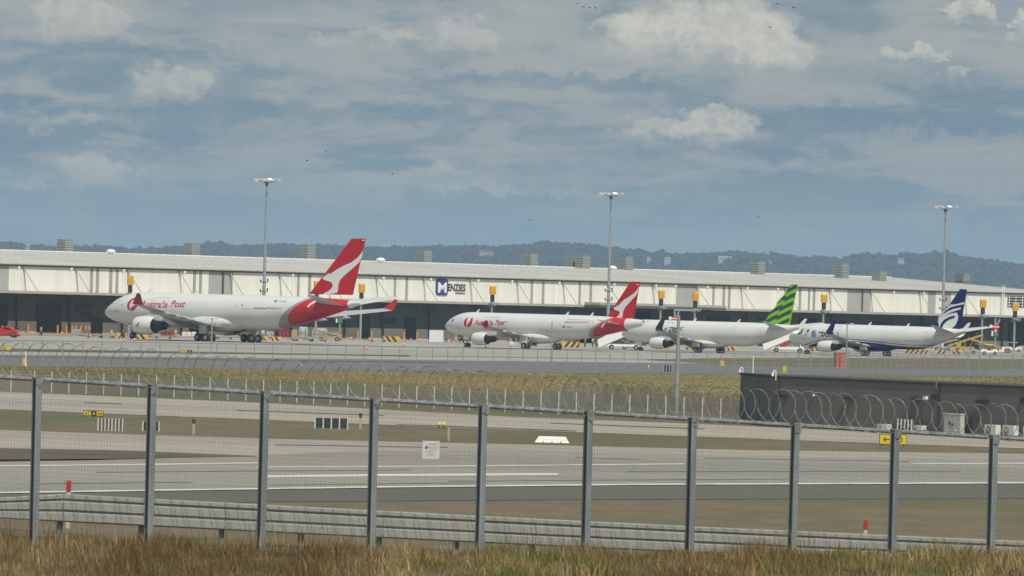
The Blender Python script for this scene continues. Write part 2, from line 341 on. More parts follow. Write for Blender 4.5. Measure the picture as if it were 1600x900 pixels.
# blades of grass on the mound
def blades(name, pts, hgt, wid, cols, lean=.35, label=None, cat='grass', seed_heads=0.0, material=None):
    n = len(pts); ang = rng.uniform(0, math.pi, n); h = hgt * rng.uniform(.45, 1.25, n); l = lean * h
    la = rng.uniform(0, 2 * math.pi, n); dx = np.cos(ang) * wid / 2; dy = np.sin(ang) * wid / 2
    lx = np.cos(la) * l * rng.uniform(.2, 1, n); ly = np.sin(la) * l * .6
    b0 = pts + np.c_[-dx, -dy, 0 * dx]; b1 = pts + np.c_[dx, dy, 0 * dx]
    m0 = pts + np.c_[-dx * .8 + lx * .35, -dy * .8 + ly * .35, h * .55]; m1 = pts + np.c_[dx * .8 + lx * .35, dy * .8 + ly * .35, h * .55]
    tp = pts + np.c_[lx, ly, h]
    V = np.stack([b0, b1, m0, m1, tp], 1).reshape(-1, 3); base = np.arange(n)[:, None] * 5
    Fc = np.concatenate([base + np.array([[0, 1, 3]]), base + np.array([[0, 3, 2]]), base + np.array([[2, 3, 4]])])
    t = np.repeat(cols, 5, 0)
    o = npmesh(name, V, Fc, material, None, 'stuff', tint=t); o['label'] = label; o['category'] = cat; return o
m_blade = vcol_mat('grass_blades')
n = 85000; px = rng.uniform(-11.5, 13.2, n); py = rng.uniform(107.5, 131, n)
keep = py < 122.5 + .60 * (px + 8.2); px = px[keep]; py = py[keep]
pz = np.array([mound_z(a, b) for a, b in zip(px, py)]) - .03
cl = np.sin(px * 1.1 + 1) + np.sin(px * 2.7 + py * .6) + .8 * np.sin(py * 1.7 - px * .4) + rng.normal(0, .8, len(px))
pal = np.array([[.19, .122, .052], [.26, .185, .09], [.135, .085, .038], [.34, .25, .13], [.10, .085, .025], [.075, .10, .022], [.12, .13, .03]])
right = px > -2
prob = rng.random(len(px)); idx = np.where(prob < .3, 0, np.where(prob < .5, 1, np.where(prob < .72, 2, np.where(prob < .82, 3, 4))))
idx = np.where((cl > np.where(right, .4, 1.9)), np.where(rng.random(len(px)) < .5, 5, 6), idx)
pf_ = np.sin(px * 2.3 + 1.2 * np.sin(py * .8)) + np.sin(px * .8 + 2) + .7 * np.sin(px * 5.1 + py)          # clumps: straw, brown, green
patch = np.where(pf_ > .9, 3, np.where(pf_ > .2, 1, np.where(pf_ > -.9, 0, 2))); patch = np.where(right & (cl > 1.0), 6, patch)
idx = np.where(rng.random(len(px)) < .62, patch, idx)
cols = pal[idx] * rng.uniform(.6, 1.2, (len(px), 1)) * np.where(right, 1.3, 1.0)[:, None]
hh = (.22 + .05 * np.sin(px * 1.9) + .05 * np.sin(px * 4.3 + 2) + .10 * (rng.random(len(px)) > .9)) 
blades('dry_grass', np.c_[px, py, pz], hh, .011, cols, lean=.6, label='dry brown and green grass growing in front of the wire fence', material=m_blade)
# taller seeding stems and weeds at the fence foot
n = 2600; px = np.where(rng.random(n) < .3, rng.normal(3.6, .9, n), rng.uniform(-9.5, 12.5, n)); py = 120.8 + .64 * (px + 8.2) + rng.normal(-1.0, 1.4, n)
py = np.clip(py, 114, 134); tall = (np.sin(px * 1.35 + .3) * .5 + .5) * np.where((px > 3.0) & (px < 5.6), 1.9, .85)
pz = np.array([mound_z(a, b) for a, b in zip(px, py)])
stem = pal[rng.integers(0, 5, n)] * rng.uniform(.7, 1.6, (n, 1))
blades('tall_weeds', np.c_[px, py, pz], .34 + .26 * tall, .012, stem, lean=.3, label='thin tall seeding stems rising along the foot of the fence', cat='weeds', material=m_blade)
# rough tufts on the far bank and verges
def gband(top, bot, n):
    x = rng.uniform(-60, 1660, n); u = rng.random(n); yt = np.interp(x, *zip(*top)); yb = np.interp(x, *zip(*bot)); y = yt + (yb - yt) * u
    return np.array([tuple(G(a, b, 0)) for a, b in zip(x, y)]), x, u
pts, gx, gu = gband(ln((0, 572), (400, 577.5), (700, 581), (1000, 584.5), (1150, 586), (1600, 589)), ln((0, 584), (400, 598), (700, 611), (1000, 618), (1150, 633), (1600, 606)), 30000)
q = .9 * (gu - .45) * 2 + np.sin(pts[:, 0] * .31 + 1.4 * np.sin(pts[:, 1] * .2)) * .6 + np.sin(pts[:, 0] * .12) + np.sin(pts[:, 1] * .07 + 1) + rng.normal(0, .35, len(pts)) + (gx > 1150) * 1.2 - (np.abs(gx - 930) < 170) * .9
bp = np.array([[.28, .18, .085], [.24, .185, .075], [.19, .17, .06], [.135, .145, .042]])
ci = np.clip(((q + 1.6) * 1.2).astype(int), 0, 3)
blades('bank_tufts', pts, .09, .26, bp[ci] * rng.uniform(.85, 1.1, (len(pts), 1)), label='long yellow green grass covering the bank below the far mesh fence', material=m_blade)

# ================================================================== HILLS
sky_px = [(-330,383),(-150,380),(0,377),(50,382),(95,385),(150,384),(200,388),(220,390),(250,386),(290,384),(330,380),(345,378),(370,383),(400,382),(440,380),(480,383),(510,382),(545,383),(600,386),(660,385),(700,385),(740,383),(770,385),(810,382),(825,380),(850,377),(900,379),(940,385),(1000,391),(1060,396),(1120,394),(1155,393),(1190,398),(1230,397),(1250,401),(1280,399),(1310,403),(1350,395),(1375,397),(1400,399),(1410,395),(1450,395),(1475,393),(1500,400),(1550,406),(1580,411),(1600,414),(1750,424),(1950,430)]
YH = 12200.0
hx = []; hz = []
for a, b in sky_px:
    p = atY(a, b + 8.0, YH); hx.append(p.x); hz.append(p.z)
def ridge_z(x): return float(np.interp(x, hx, hz))
def hill_h(x, y):
    r_ = ridge_z(x) ; t = (y - (YH - 900)) / 900
    n_ = 5 * math.sin(x * .011 + y * .006) + 4 * math.sin(x * .023 - y * .009)
    if t < 0: return 0
    if t <= 1: return max(0, r_ * (t * t * (3 - 2 * t)) + n_ * t * (1 - t) * 3)
    return max(-2, r_ - (y - YH) * .08)
mb = MB(); hxs = list(np.linspace(-1400, 1500, 120)); hys = list(np.linspace(YH - 900, YH, 14)) + [YH + 300, YH + 900, YH + 1900]
nx = len(hxs); mb.add([(x, y, hill_h(x, y) - .5) for y in hys for x in hxs], [(j*nx+i, j*nx+i+1, (j+1)*nx+i+1, (j+1)*nx+i) for j in range(len(hys)-1) for i in range(nx-1)])
structure('hills', mb, ground_mat('hill_ground', (.04, .05, .025), (.06, .06, .035), .01), fix=False, smooth=True)
# woodland: lumpy crowns, three lobes to a tree
bm = bmesh.new(); bmesh.ops.create_icosphere(bm, subdivisions=1, radius=1); IV = np.array([v.co[:] for v in bm.verts]); IF = np.array([[v.index for v in f.verts] for f in bm.faces]); bm.free()
def crowns(C, Rr, tint0):
    n = len(C); V = IV[None] * Rr[:, None, :] * rng.uniform(.72, 1.25, (n, len(IV), 1)) + C[:, None]
    Fc = IF[None] + (np.arange(n) * len(IV))[:, None, None]
    return V.reshape(-1, 3), Fc.reshape(-1, 3), np.repeat(tint0, len(IV), 0) * rng.uniform(.9, 1.08, (n * len(IV), 1))
n = 9500; tx = rng.uniform(-1150, 1250, n); ty = YH - np.abs(rng.uniform(0, 1, n)) ** 1.4 * 900 + 12
tz = np.array([hill_h(a, b) for a, b in zip(tx, ty)])
tall = rng.uniform(3, 7.5, n) * np.where(rng.random(n) > .97, 1.7, 1)
C = []; RR = []
for k in range(3):
    rr = rng.uniform(3.0, 6.5, n); C.append(np.c_[tx + rng.normal(0, 2.6, n), ty + rng.normal(0, 2, n), tz + tall * (.35 + .32 * k)]); RR.append(np.c_[rr, rr, rr * rng.uniform(.5, .9, n)])
C = np.concatenate(C); RR = np.concatenate(RR)
tp = np.array([[.042, .052, .024], [.05, .058, .028], [.038, .050, .024]])[rng.integers(0, 3, len(C))]
V, Fc, T = crowns(C, RR, tp)
o = npmesh('hill_woodland', V, Fc, vcol_mat('far_foliage'), None, 'stuff', tint=T); o['label'] = 'dark bluish eucalypt woodland covering the far hills'; o['category'] = 'woodland'
# houses among the far trees
m_hw = mat('house_wall', (.50, .50, .48), .8, var=.1); m_hr = mat('house_roof_tile', (.30, .16, .12), .8); m_hr2 = mat('house_roof_white', (.52, .53, .53), .5)
m_win = mat('dark_glass', (.03, .035, .04), .15)
def house(px, py, wpx, hpx, label, roofm, wallm=m_hw):
    p = atY(px, py, YH - 240); s = (YH - 240) / F; wd = wpx * s; h = hpx * s
    t = thing('far_house', label, 'house', (p.x, p.y, p.z - h * .9), 0)
    MB().box(-wd/2, wd/2, 0, 12, -14, h * .62).build('wall', wallm, t)
    mb = MB(); mb.loft([[(-wd/2-.8, -.8, h*.6), (-wd/2-.8, 12.8, h*.6), (-wd/2+1.5, 6, h*1.15)], [(wd/2+.8, -.8, h*.6), (wd/2+.8, 12.8, h*.6), (wd/2-1.5, 6, h*1.15)]])
    mb.build('roof', roofm, t)
    k = max(2, int(wd / 6))
    for i in range(k):
        x = -wd/2 + wd * (i + .5) / k; MB().box(x-1.1, x+1.1, -.12, .02, h*.15, h*.48).build('window', m_win, t)
house(1133, 401.5, 22, 3.6, 'long white building on the far hill crest above the warehouse roof', m_hr2)
house(1014, 402, 6, 2, 'small pale house on the far hill left of the middle floodlight pole', m_hr2)
house(1043, 402.5, 10, 2.2, 'wide pale house on the far hill behind the roof vents', m_hr2)
house(760, 392, 22, 2.6, 'low pinkish roofed building in trees on the distant hill', m_hr, mat('house_wall_pink', (.42, .34, .30), .9))
house(43, 383, 6, 3.2, 'tiny white house on the far hill at the left edge', m_hr2)
house(1408, 404, 10, 2.4, 'tan roofed house on the high wooded hill on the right', mat('tan_roof', (.38, .31, .24), .9))
house(1203, 408, 6, 2, 'small grey house among hill trees above the green striped tail', mat('grey_roof', (.42, .42, .40), .9))

# ================================================================== WAREHOUSE
WP = Vector((-90, 1237, 0)); WA = R(48); WD = Vector((math.cos(WA), math.sin(WA), 0)); WN = Vector((math.sin(WA), -math.cos(WA), 0))
def WU(px, py=450, out=0.0):
    """distance along the facade and height of a pixel; out = metres in front of the wall"""
    p = onplane(px, py, WP + WN * out, WN); return (p - WP).dot(WD), p.z
ware = thing('warehouse', 'long white freight warehouse with canopy and pale metal roof behind the aircraft', 'warehouse', tuple(WP), WA)
# local frame: x along the facade, y = INTO the building, z up
U0, U1 = WU(-420)[0], WU(1683, 460)[0]
ZE, ZC, ZCT = 12.0, 6.95, 7.35
m_wp = mat('white_panel', (.82, .80, .72), .55, var=.09, scale=.5, stretch=(1.2, 1, .12)); m_wp2 = mat('grey_panel', (.40, .405, .375), .6, var=.06, scale=.2)
m_strip = mat('translucent_strip', (.36, .355, .315), .4, var=.12, scale=.5)
m_trim = mat('white_trim', (.82, .80, .74), .5); m_gut = mat('gutter_grey', (.10, .10, .095), .7)
m_roof = mat('roof_steel', (.80, .78, .71), .45, var=.10, scale=.06, stretch=(1, .1, 1)); m_seam = mat('roof_seam', (.46, .445, .40), .5)
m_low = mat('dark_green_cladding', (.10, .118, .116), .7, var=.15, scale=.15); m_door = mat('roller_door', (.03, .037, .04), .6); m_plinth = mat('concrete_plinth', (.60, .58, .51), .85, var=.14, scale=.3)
m_can = mat('canopy_edge', (.42, .41, .36), .6, var=.1); m_under = mat('canopy_soffit', (.16, .16, .15), .8)
m_rod = mat('galvanised_rod', (.36, .36, .34), .5, .3); m_org = mat('orange_bollard', (.75, .30, .05), .5, var=.1)
cuts = []          # upper wall panels between the recorded joints
grey_p = [(-2, 13), (325.5, 346.5), (348, 363), (1056, 1087.5), (1324, 1346.5), (1348, 1360.5), (1450, 1462), (1475, 1486)]
nar = [(140,145),(149,154),(170,175),(180,184.5),(301,305.5),(310.5,315),(464,467.5),(481,485.5),(615,618.5),(633,637),(829,832.5),(846.5,850.5),(904,907.5),(921,925),(1113,1116.5),(1129,1133),(1137.5,1141.5),(1248,1252),(1262.5,1266),(1270,1274)]
joints = [-420,-330,-240,-150,-60, 27, 109, 191, 286, 455, 538, 597, 671, 745, 798, 872, 958, 1023, 1054, 1104, 1166, 1214, 1299, 1395, 1442, 1505, 1566, 1683]
marks = sorted(set([j for j in joints] + [e for p in grey_p + nar for e in p]))
vis = [j for j in marks]
for a, b in zip(vis[:-1], vis[1:]):
    if b - a < .5 and not any(abs(a - p[0]) < .1 for p in grey_p + nar): continue
    mid_ = (a + b) / 2; kind_ = 'g' if any(p[0] <= mid_ <= p[1] for p in grey_p) else 's' if any(p[0] <= mid_ <= p[1] for p in nar) else 'w'
    ua, ub = WU(a)[0], WU(b)[0]; d = .03 if kind_ == 'w' else .0
    # solid wall panels; the cladding reaches past the canopy so no gap shows
    MB().box(ua + .02, ub - .02, -.02 - d, .25, 7.0, ZE + .0).build('wall_panel', {'w': m_wp, 'g': m_wp2, 's': m_strip}[kind_], ware)
for j in joints + [347.2]:
    u = WU(j)[0]; dk = j in (347.2, 1347)
    MB().box(u - .14, u + .14, -.32, -.06, 7.0, ZE - .1).build('downpipe', m_gut if dk else m_trim, ware)
    if not dk: MB().box(u - .24, u + .24, -.40, -.05, ZE - .75, ZE - .2).build('rainwater_head', m_trim, ware)
MB().box(WU(1347)[0] - .12, WU(1347)[0] + .12, -.3, -.06, 7.0, ZE).build('downpipe', m_gut, ware)
MB().box(U0, U1, -.62, -.42, ZE - .02, ZE + .14).build('gutter', m_can, ware); MB().box(U0, U1, -.41, -.06, ZE - .30, ZE + .0).build('eave_shadow_strip', m_gut, ware)  # dark strip below the gutter draws the gutter shadow on the wall
# roof: front slope, ribs, back slope, gable end
RD, ZR = 50.0, 14.75
mb = MB(); mb.add([(U0, -.6, ZE + .15), (U1, -.6, ZE + .15), (U1, RD, ZR), (U0, RD, ZR), (U1, 2 * RD, ZE), (U0, 2 * RD, ZE),
                   (U0, -.6, ZE), (U1, -.6, ZE), (U1, 2 * RD, ZE - .1)], [(0, 1, 2, 3), (3, 2, 4, 5), (1, 7, 8, 4, 2)]); mb.build('roof', m_roof, ware, fix=False)
mb = MB(); u = U0
while u < U1: 
    mb.add([(u, -.6, ZE + .16), (u + .14, -.6, ZE + .16), (u + .14, RD, ZR + .01), (u, RD, ZR + .01), (u, -.6, ZE + .19), (u + .14, -.6, ZE + .19), (u + .14, RD, ZR + .04), (u, RD, ZR + .04)], [(4, 5, 6, 7), (0, 4, 7, 3), (1, 2, 6, 5), (0, 1, 5, 4)]); u += 1.9
mb.build('roof_seams', m_seam, ware, kind='stuff')
for zf in (.33, .62): 
    y = RD * zf; z = ZE + .15 + (ZR - ZE - .15) * (y + .6) / (RD + .6); MB().box(U0, U1, y, y + .35, z + .01, z + .05).build('roof_lap', m_seam, ware)
MB().box(U0, U1, RD - .3, RD + .3, ZR - .02, ZR + .12).build('ridge_cap', m_trim, ware)
MB().box(U0, U0 + .3, .3, 2*RD - .3, 0, ZE).build('end_wall', m_wp, ware); MB().box(U1 - .3, U1, .3, 2*RD - .3, 0, ZE).build('end_wall', m_wp2, ware)
MB().box(U0, U1, 2*RD - .6, 2*RD - .3, 0, ZE - .2).build('back_wall', m_wp, ware)
# canopy with gaps where loading gantries stand proud
CD = 4.6
MB().box(U0, U1, -CD, -.0, ZC + .12, ZC + .3).build('canopy', m_under, ware)
MB().box(U0, U1, -CD - .15, -CD, ZC - .02, ZC + .42).build('canopy_fascia', m_can, ware)
MB().box(U0, U1, -CD, -.35, ZC + .302, ZC + .36).build('canopy_roof', mat('canopy_top', (.5, .48, .42), .6), ware)
u = U0 + 2
while u < U1: MB().box(u - .12, u + .12, -CD + .02, -.01, ZC - .32, ZC + .118).build('canopy_beam', m_under, ware); u += 6.1
# tie rods: a near-upright rod and a sloping rod from each bracket
ax = [-300,-215,-130,-45,37.5,119,200.5,281,360,437,513,588,662,735,808,880,950,1020,1089,1158,1227,1296,1361,1437,1508]
for a in ax:
    u, z = WU(a, 420 + a * .0272 - 1.5, .2)
    MB().box(u - .16, u + .16, -.42, -.03, z - .25, z + .2).build('rod_bracket', m_rod, ware)
    MB().tube((u, -.25, z), (u + .55, -.35, ZC + .36), .055, n=5).build('tie_rod', m_rod, ware)
    MB().tube((u, -.25, z), (u - .45, -CD + .3, ZC + .36), .075, n=5).build('tie_rod', m_rod, ware)
# lower wall: dark cladding bays, plinth, doors
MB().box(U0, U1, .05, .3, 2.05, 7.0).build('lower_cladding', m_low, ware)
MB().box(U0, U1, -.12, .3, -.05, 2.05).build('plinth', m_plinth, ware)
def wbox(name, x0, x1, y0, y1, m_, d0=-.16, d1=.02, xx=None):
    ua, za = WU(x0, y1); ub, zb = WU(x1, y0 + (x1 - x0) * .02); za = max(za, .01)
    return MB().box(ua, ub, d0, d1, za, max(zb, za + .2)).build(name, m_, ware)
doors = [(-62,-40,474,518),(-2,12,474,520),(56,96,474,520.5),(141,160,497,522),(205,240,480,524),(294,318,484,526),(560,578,493,533),(632.5,650,495,535),(715,738,495,536),(800,835,494,537),(905,925,497,540),(994,1016,487,540),(1104,1140,496,541),(1182,1210,498,543),(1247,1275,498,543),(1360,1385,503,546),(1420,1446,506,546),(1473,1500,500,547),(1508,1530,500,548),(1575,1640,505,549)]
for a, b, c_, d in doors:
    o = wbox('roller_door', a, b, c_, d, m_door, -.15, .04)
for a, b, c_, d in [(119,143,475,486),(128,143,488,496),(599,619,497,506),(845,870,495,503),(1040,1062,502,510),(1310,1335,502,510)]:
    wbox('window', a, b, c_, d, m_win, -.06, .02)
for a, y in [(44,515),(90,516),(103.5,516),(112.5,517),(118,518),(126,518),(134,518),(139,518),(558.5,530),(580.5,530),(631,531),(651.5,532),(712,533),(740,533),(797,534),(838,535),(903,537),(928,537)]:
    u = WU(a, y, 1.0)[0]; MB().tube((u, -1.0, 0), (u, -1.0, 1.45), .17, n=8).build('bollard', m_org, ware)
for a in [-140,-57, 25.5,108,190,283,375,455,538,598,671,745,872,958,1054,1166,1214,1299,1395,1442,1505,1566]:
    u = WU(a)[0]; MB().box(u - .14, u + .14, -.5, -.2, 0, ZC - .33).build('canopy_post', m_gut, ware)
for a in [153, 175, 235, 262]:      # grey splash panels beside doors
    pass
# open louvred bay at the right end with rails and an access ladder
a, z1 = WU(1574, 463); b, z0 = WU(1640, 482)
MB().box(a, b, -.09, .02, 9.0, 11.3).build('open_bay', m_door, ware)
for k in range(4): MB().box(a, b, -.2, -.11, 9.4 + .55 * k, 9.5 + .55 * k).build('bay_rail', m_trim, ware)
for k in range(3): MB().box(a + 2.2*k + .3, a + 2.2*k + .42, -.3, -.21, 8.9, 11.4).build('bay_upright', m_trim, ware)
la = WU(1564, 470)[0]; lad = MB()
for s_ in (-.35, .35): lad.box(la + s_ - .05, la + s_ + .05, -.62, -.5, 7.4, 13.6)
for k in range(16): lad.box(la - .35, la + .35, -.6, -.52, 7.6 + .36 * k, 7.68 + .36 * k)
for z in (8, 10, 12): 
    for s_ in (-.35, .35): lad.box(la + s_ - .04, la + s_ + .04, -.5, -.0, z, z + .08)
lad.build('access_ladder', m_trim, ware)
# roof vents: ribbed boxes standing along the ridge
m_vent = mat('vent_louvre', (.30, .335, .30), .6, var=.12, scale=.6); m_vent2 = mat('vent_frame', (.20, .225, .215), .6)
def roofpt(px, py, back):
    p = onplane(px, py, WP - WN * back, WN); return (p - WP).dot(WD), p.z
vents = [(102,374,392,51.5),(300,380,398,51.5),(480.5,383,401,51.5),(662.5,391,409,51.5),(829,396,414,51.5),(894,399,416,51.5),(910.5,399,417,48.5),(978,401,419,48),(1184.5,408,427,46),(1315.5,411,432,40),(1374,424,444,33),(1504,428,448,40)]
for i, (vx, vt, vb, bk) in enumerate(vents):
    u, zt = roofpt(vx, vt, bk); zb = ZE + (ZR - ZE) * (1 - abs(bk - RD) / RD) - .1
    if zt < zb + 1.2: zt = zb + 1.6
    wv = 1.05
    mb = MB().box(u - wv, u + wv, bk - wv, bk + wv, zb, zt)
    v = mb.build('roof_vent', m_vent2, ware)
    for k in range(5):
        z = zb + .25 + (zt - zb - .4) * k / 5
        MB().box(u - wv - .07, u + wv + .07, bk - wv - .07, bk + wv + .07, z, z + .24).build('vent_slat', m_vent, v)
for vx, vt, bk in [(173.5, 387.5, 47), (595, 402.5, 47), (957, 415, 44)]:
    u, zt = roofpt(vx, vt, bk); zb = ZE + (ZR - ZE) * bk / RD
    rings = [[(u + r_ * math.cos(t), bk + r_ * math.sin(t), z) for t in np.linspace(0, 2*math.pi, 13)[:-1]] for r_, z in ((.5, zb), (.5, zb+.35), (.95, zb+.4), (.95, zb+.55), (.6, zb+.85), (.15, zb+.95))]
    MB().loft(rings).build('turbine_vent', m_trim, ware)
# sign
m_navy = mat('sign_blue', (.035, .05, .21), .5); m_blk = mat('sign_black', (.03, .03, .035), .5); m_wht = mat('white_paint', (.80, .80, .78), .45)
def wall_fn(y): return lambda a, b: (a, y, b)
ua, z1 = WU(680.5, 435.5); ub, z0 = WU(698.5, 461.5)
rr = .55; pts = []
for cx, cz, t0 in ((ub - rr, z1 - rr, 0), (ua + rr, z1 - rr, 90), (ua + rr, z0 + rr, 180), (ub - rr, z0 + rr, 270)):
    pts += [(cx + rr * math.cos(R(t0 + k)), -.10, cz + rr * math.sin(R(t0 + k))) for k in (0, 30, 60, 90)]
sg = MB().prism(pts, (0, -.12, 0)).build('sign_badge', m_navy, ware)
def wtext(t, x, y, hpx, m_, parent, wpx, d=-.235, bold=0.0, shear=0.0):
    u, z = WU(x, y); S = 11000 / (WP + WD * u).y; me = text_mesh(t, 1, shear, bold); xsn = max(v.co.x for v in me.vertices); yn = max(v.co.y for v in me.vertices)
    u2 = WU(x + wpx, y)[0]; kx = (u2 - u) / xsn; kz = hpx / S / yn
    for v in me.vertices: v.co = (u + v.co.x * kx, d, z + v.co.y * kz)
    me.materials.append(m_); return link('lettering', me, parent)
wtext('M', 682, 456.5, 15.5, m_wht, sg, 14.5, bold=.03)
wtext('ENZIES', 698.7, 454.2, 10.8, m_blk, ware, 28, d=-.12, bold=.03)
wtext('aviation', 710.5, 459.2, 3.2, m_blk, ware, 15.5, d=-.12, bold=.03, shear=.2)
# ================================================================== AIRCRAFT
m_tyre = mat('tyre_rubber', (.022, .022, .023), .85); m_gear = mat('gear_metal', (.45, .46, .46), .4, .5); m_dmetal = mat('exhaust_metal', (.10, .095, .10), .35, .8)
m_lip = mat('polished_lip', (.62, .62, .62), .25, .9); m_dark2 = mat('duct_shade_black', (.012, .012, .014), .6); m_glass = mat('cockpit_glass', (.02, .022, .028), .08)
m_red = mat('tail_red', (.54, .012, .020), .5, spec=.3); m_redd = mat('shaded_red', (.40, .012, .025), .5, spec=.3); m_qgrey = mat('soft_grey', (.33, .325, .29), .4)  # second red is the tail red darkened, winglet shade put into the colour
m_wing = mat('wing_grey', (.42, .425, .415), .4, var=.07, scale=.7); m_wte = mat('flap_grey', (.50, .50, .48), .45); m_stab = mat('tailplane_grey', (.56, .56, .545), .4); m_line = mat('panel_line', (.30, .30, .29), .6)
m_crim = mat('print_crimson', (.50, .01, .05), .4); m_lime = mat('tail_lime', (.27, .58, .02), .45, spec=.3); m_dgreen = mat('tail_dark_green', (.015, .085, .05), .4)
m_tnavy = mat('tail_navy', (.008, .018, .115), .45, spec=.3); m_dk = mat('print_dark', (.035, .035, .04), .5); m_teal = mat('logo_blue', (.10, .28, .42), .4); m_grn = mat('nose_green', (.03, .16, .13), .4)
def fus_mat(name, zones, belly=None, base=(.70, .695, .67), tip=None):
    """white paint with painted areas: zones = [(colour, poly coefficients of station over height, end station)]"""
    m = bpy.data.materials.new(name); m.use_nodes = True; n = NT(m.node_tree); b = n.n['Principled BSDF']; b.inputs['Roughness'].default_value = .38; b.inputs['Coat Weight'].default_value = .12
    oc = n.new('ShaderNodeTexCoord').outputs['Object']; s_ = n.new('ShaderNodeSeparateXYZ', {0: oc}); X, Z = s_.outputs[0], s_.outputs[2]
    dirt = n.noise(n.vm('MULTIPLY', oc, (.25, .8, .8)), 1.3, 5, .6)
    col = n.mix(n.m('MULTIPLY', n.ss(dirt, .5, .75), .5), base, tuple(c * .86 for c in base))
    fr = n.m('ABSOLUTE', n.m('SUBTRACT', n.m('FRACT', n.m('MULTIPLY', X, .31)), .5))
    col = n.mix(n.m('MULTIPLY', n.ss(fr, .488, .496), .32), col, (.4, .4, .39))
    for colr, (a, b_, c_), send in zones:     # painted where station > a + b z + c z^2 ; X = -station
        bound = n.m('ADD', n.m('ADD', a, n.m('MULTIPLY', Z, b_)), n.m('MULTIPLY', n.m('MULTIPLY', Z, Z), c_))
        on = n.m('GREATER_THAN', n.m('MULTIPLY', X, -1.0), bound)
        if send is not None: on = n.m('MULTIPLY', on, n.m('LESS_THAN', n.m('MULTIPLY', X, -1.0), send))
        col = n.mix(on, col, colr)
    for colr, lo, hi, cf in (belly or []):          # bands that follow the belly line
        lim = n.m('ADD', 0.0, cf[0])
        for c_k in cf[1:]: lim = n.m('ADD', n.m('MULTIPLY', lim, X), c_k)
        d = n.m('SUBTRACT', Z, lim); on = n.m('MULTIPLY', n.m('GREATER_THAN', d, lo), n.m('LESS_THAN', d, hi)); col = n.mix(on, col, colr)
    n.put(b.inputs['Base Color'], col); MATS[name] = m; return m
def foil(u, t): u = max(1e-6, min(1, u)); return 5 * t * (.2969 * math.sqrt(u) - .126 * u - .3516 * u*u + .2843 * u**3 - .1036 * u**4)
US = [1, .9, .75, .6, .45, .3, .18, .09, .03, 0]
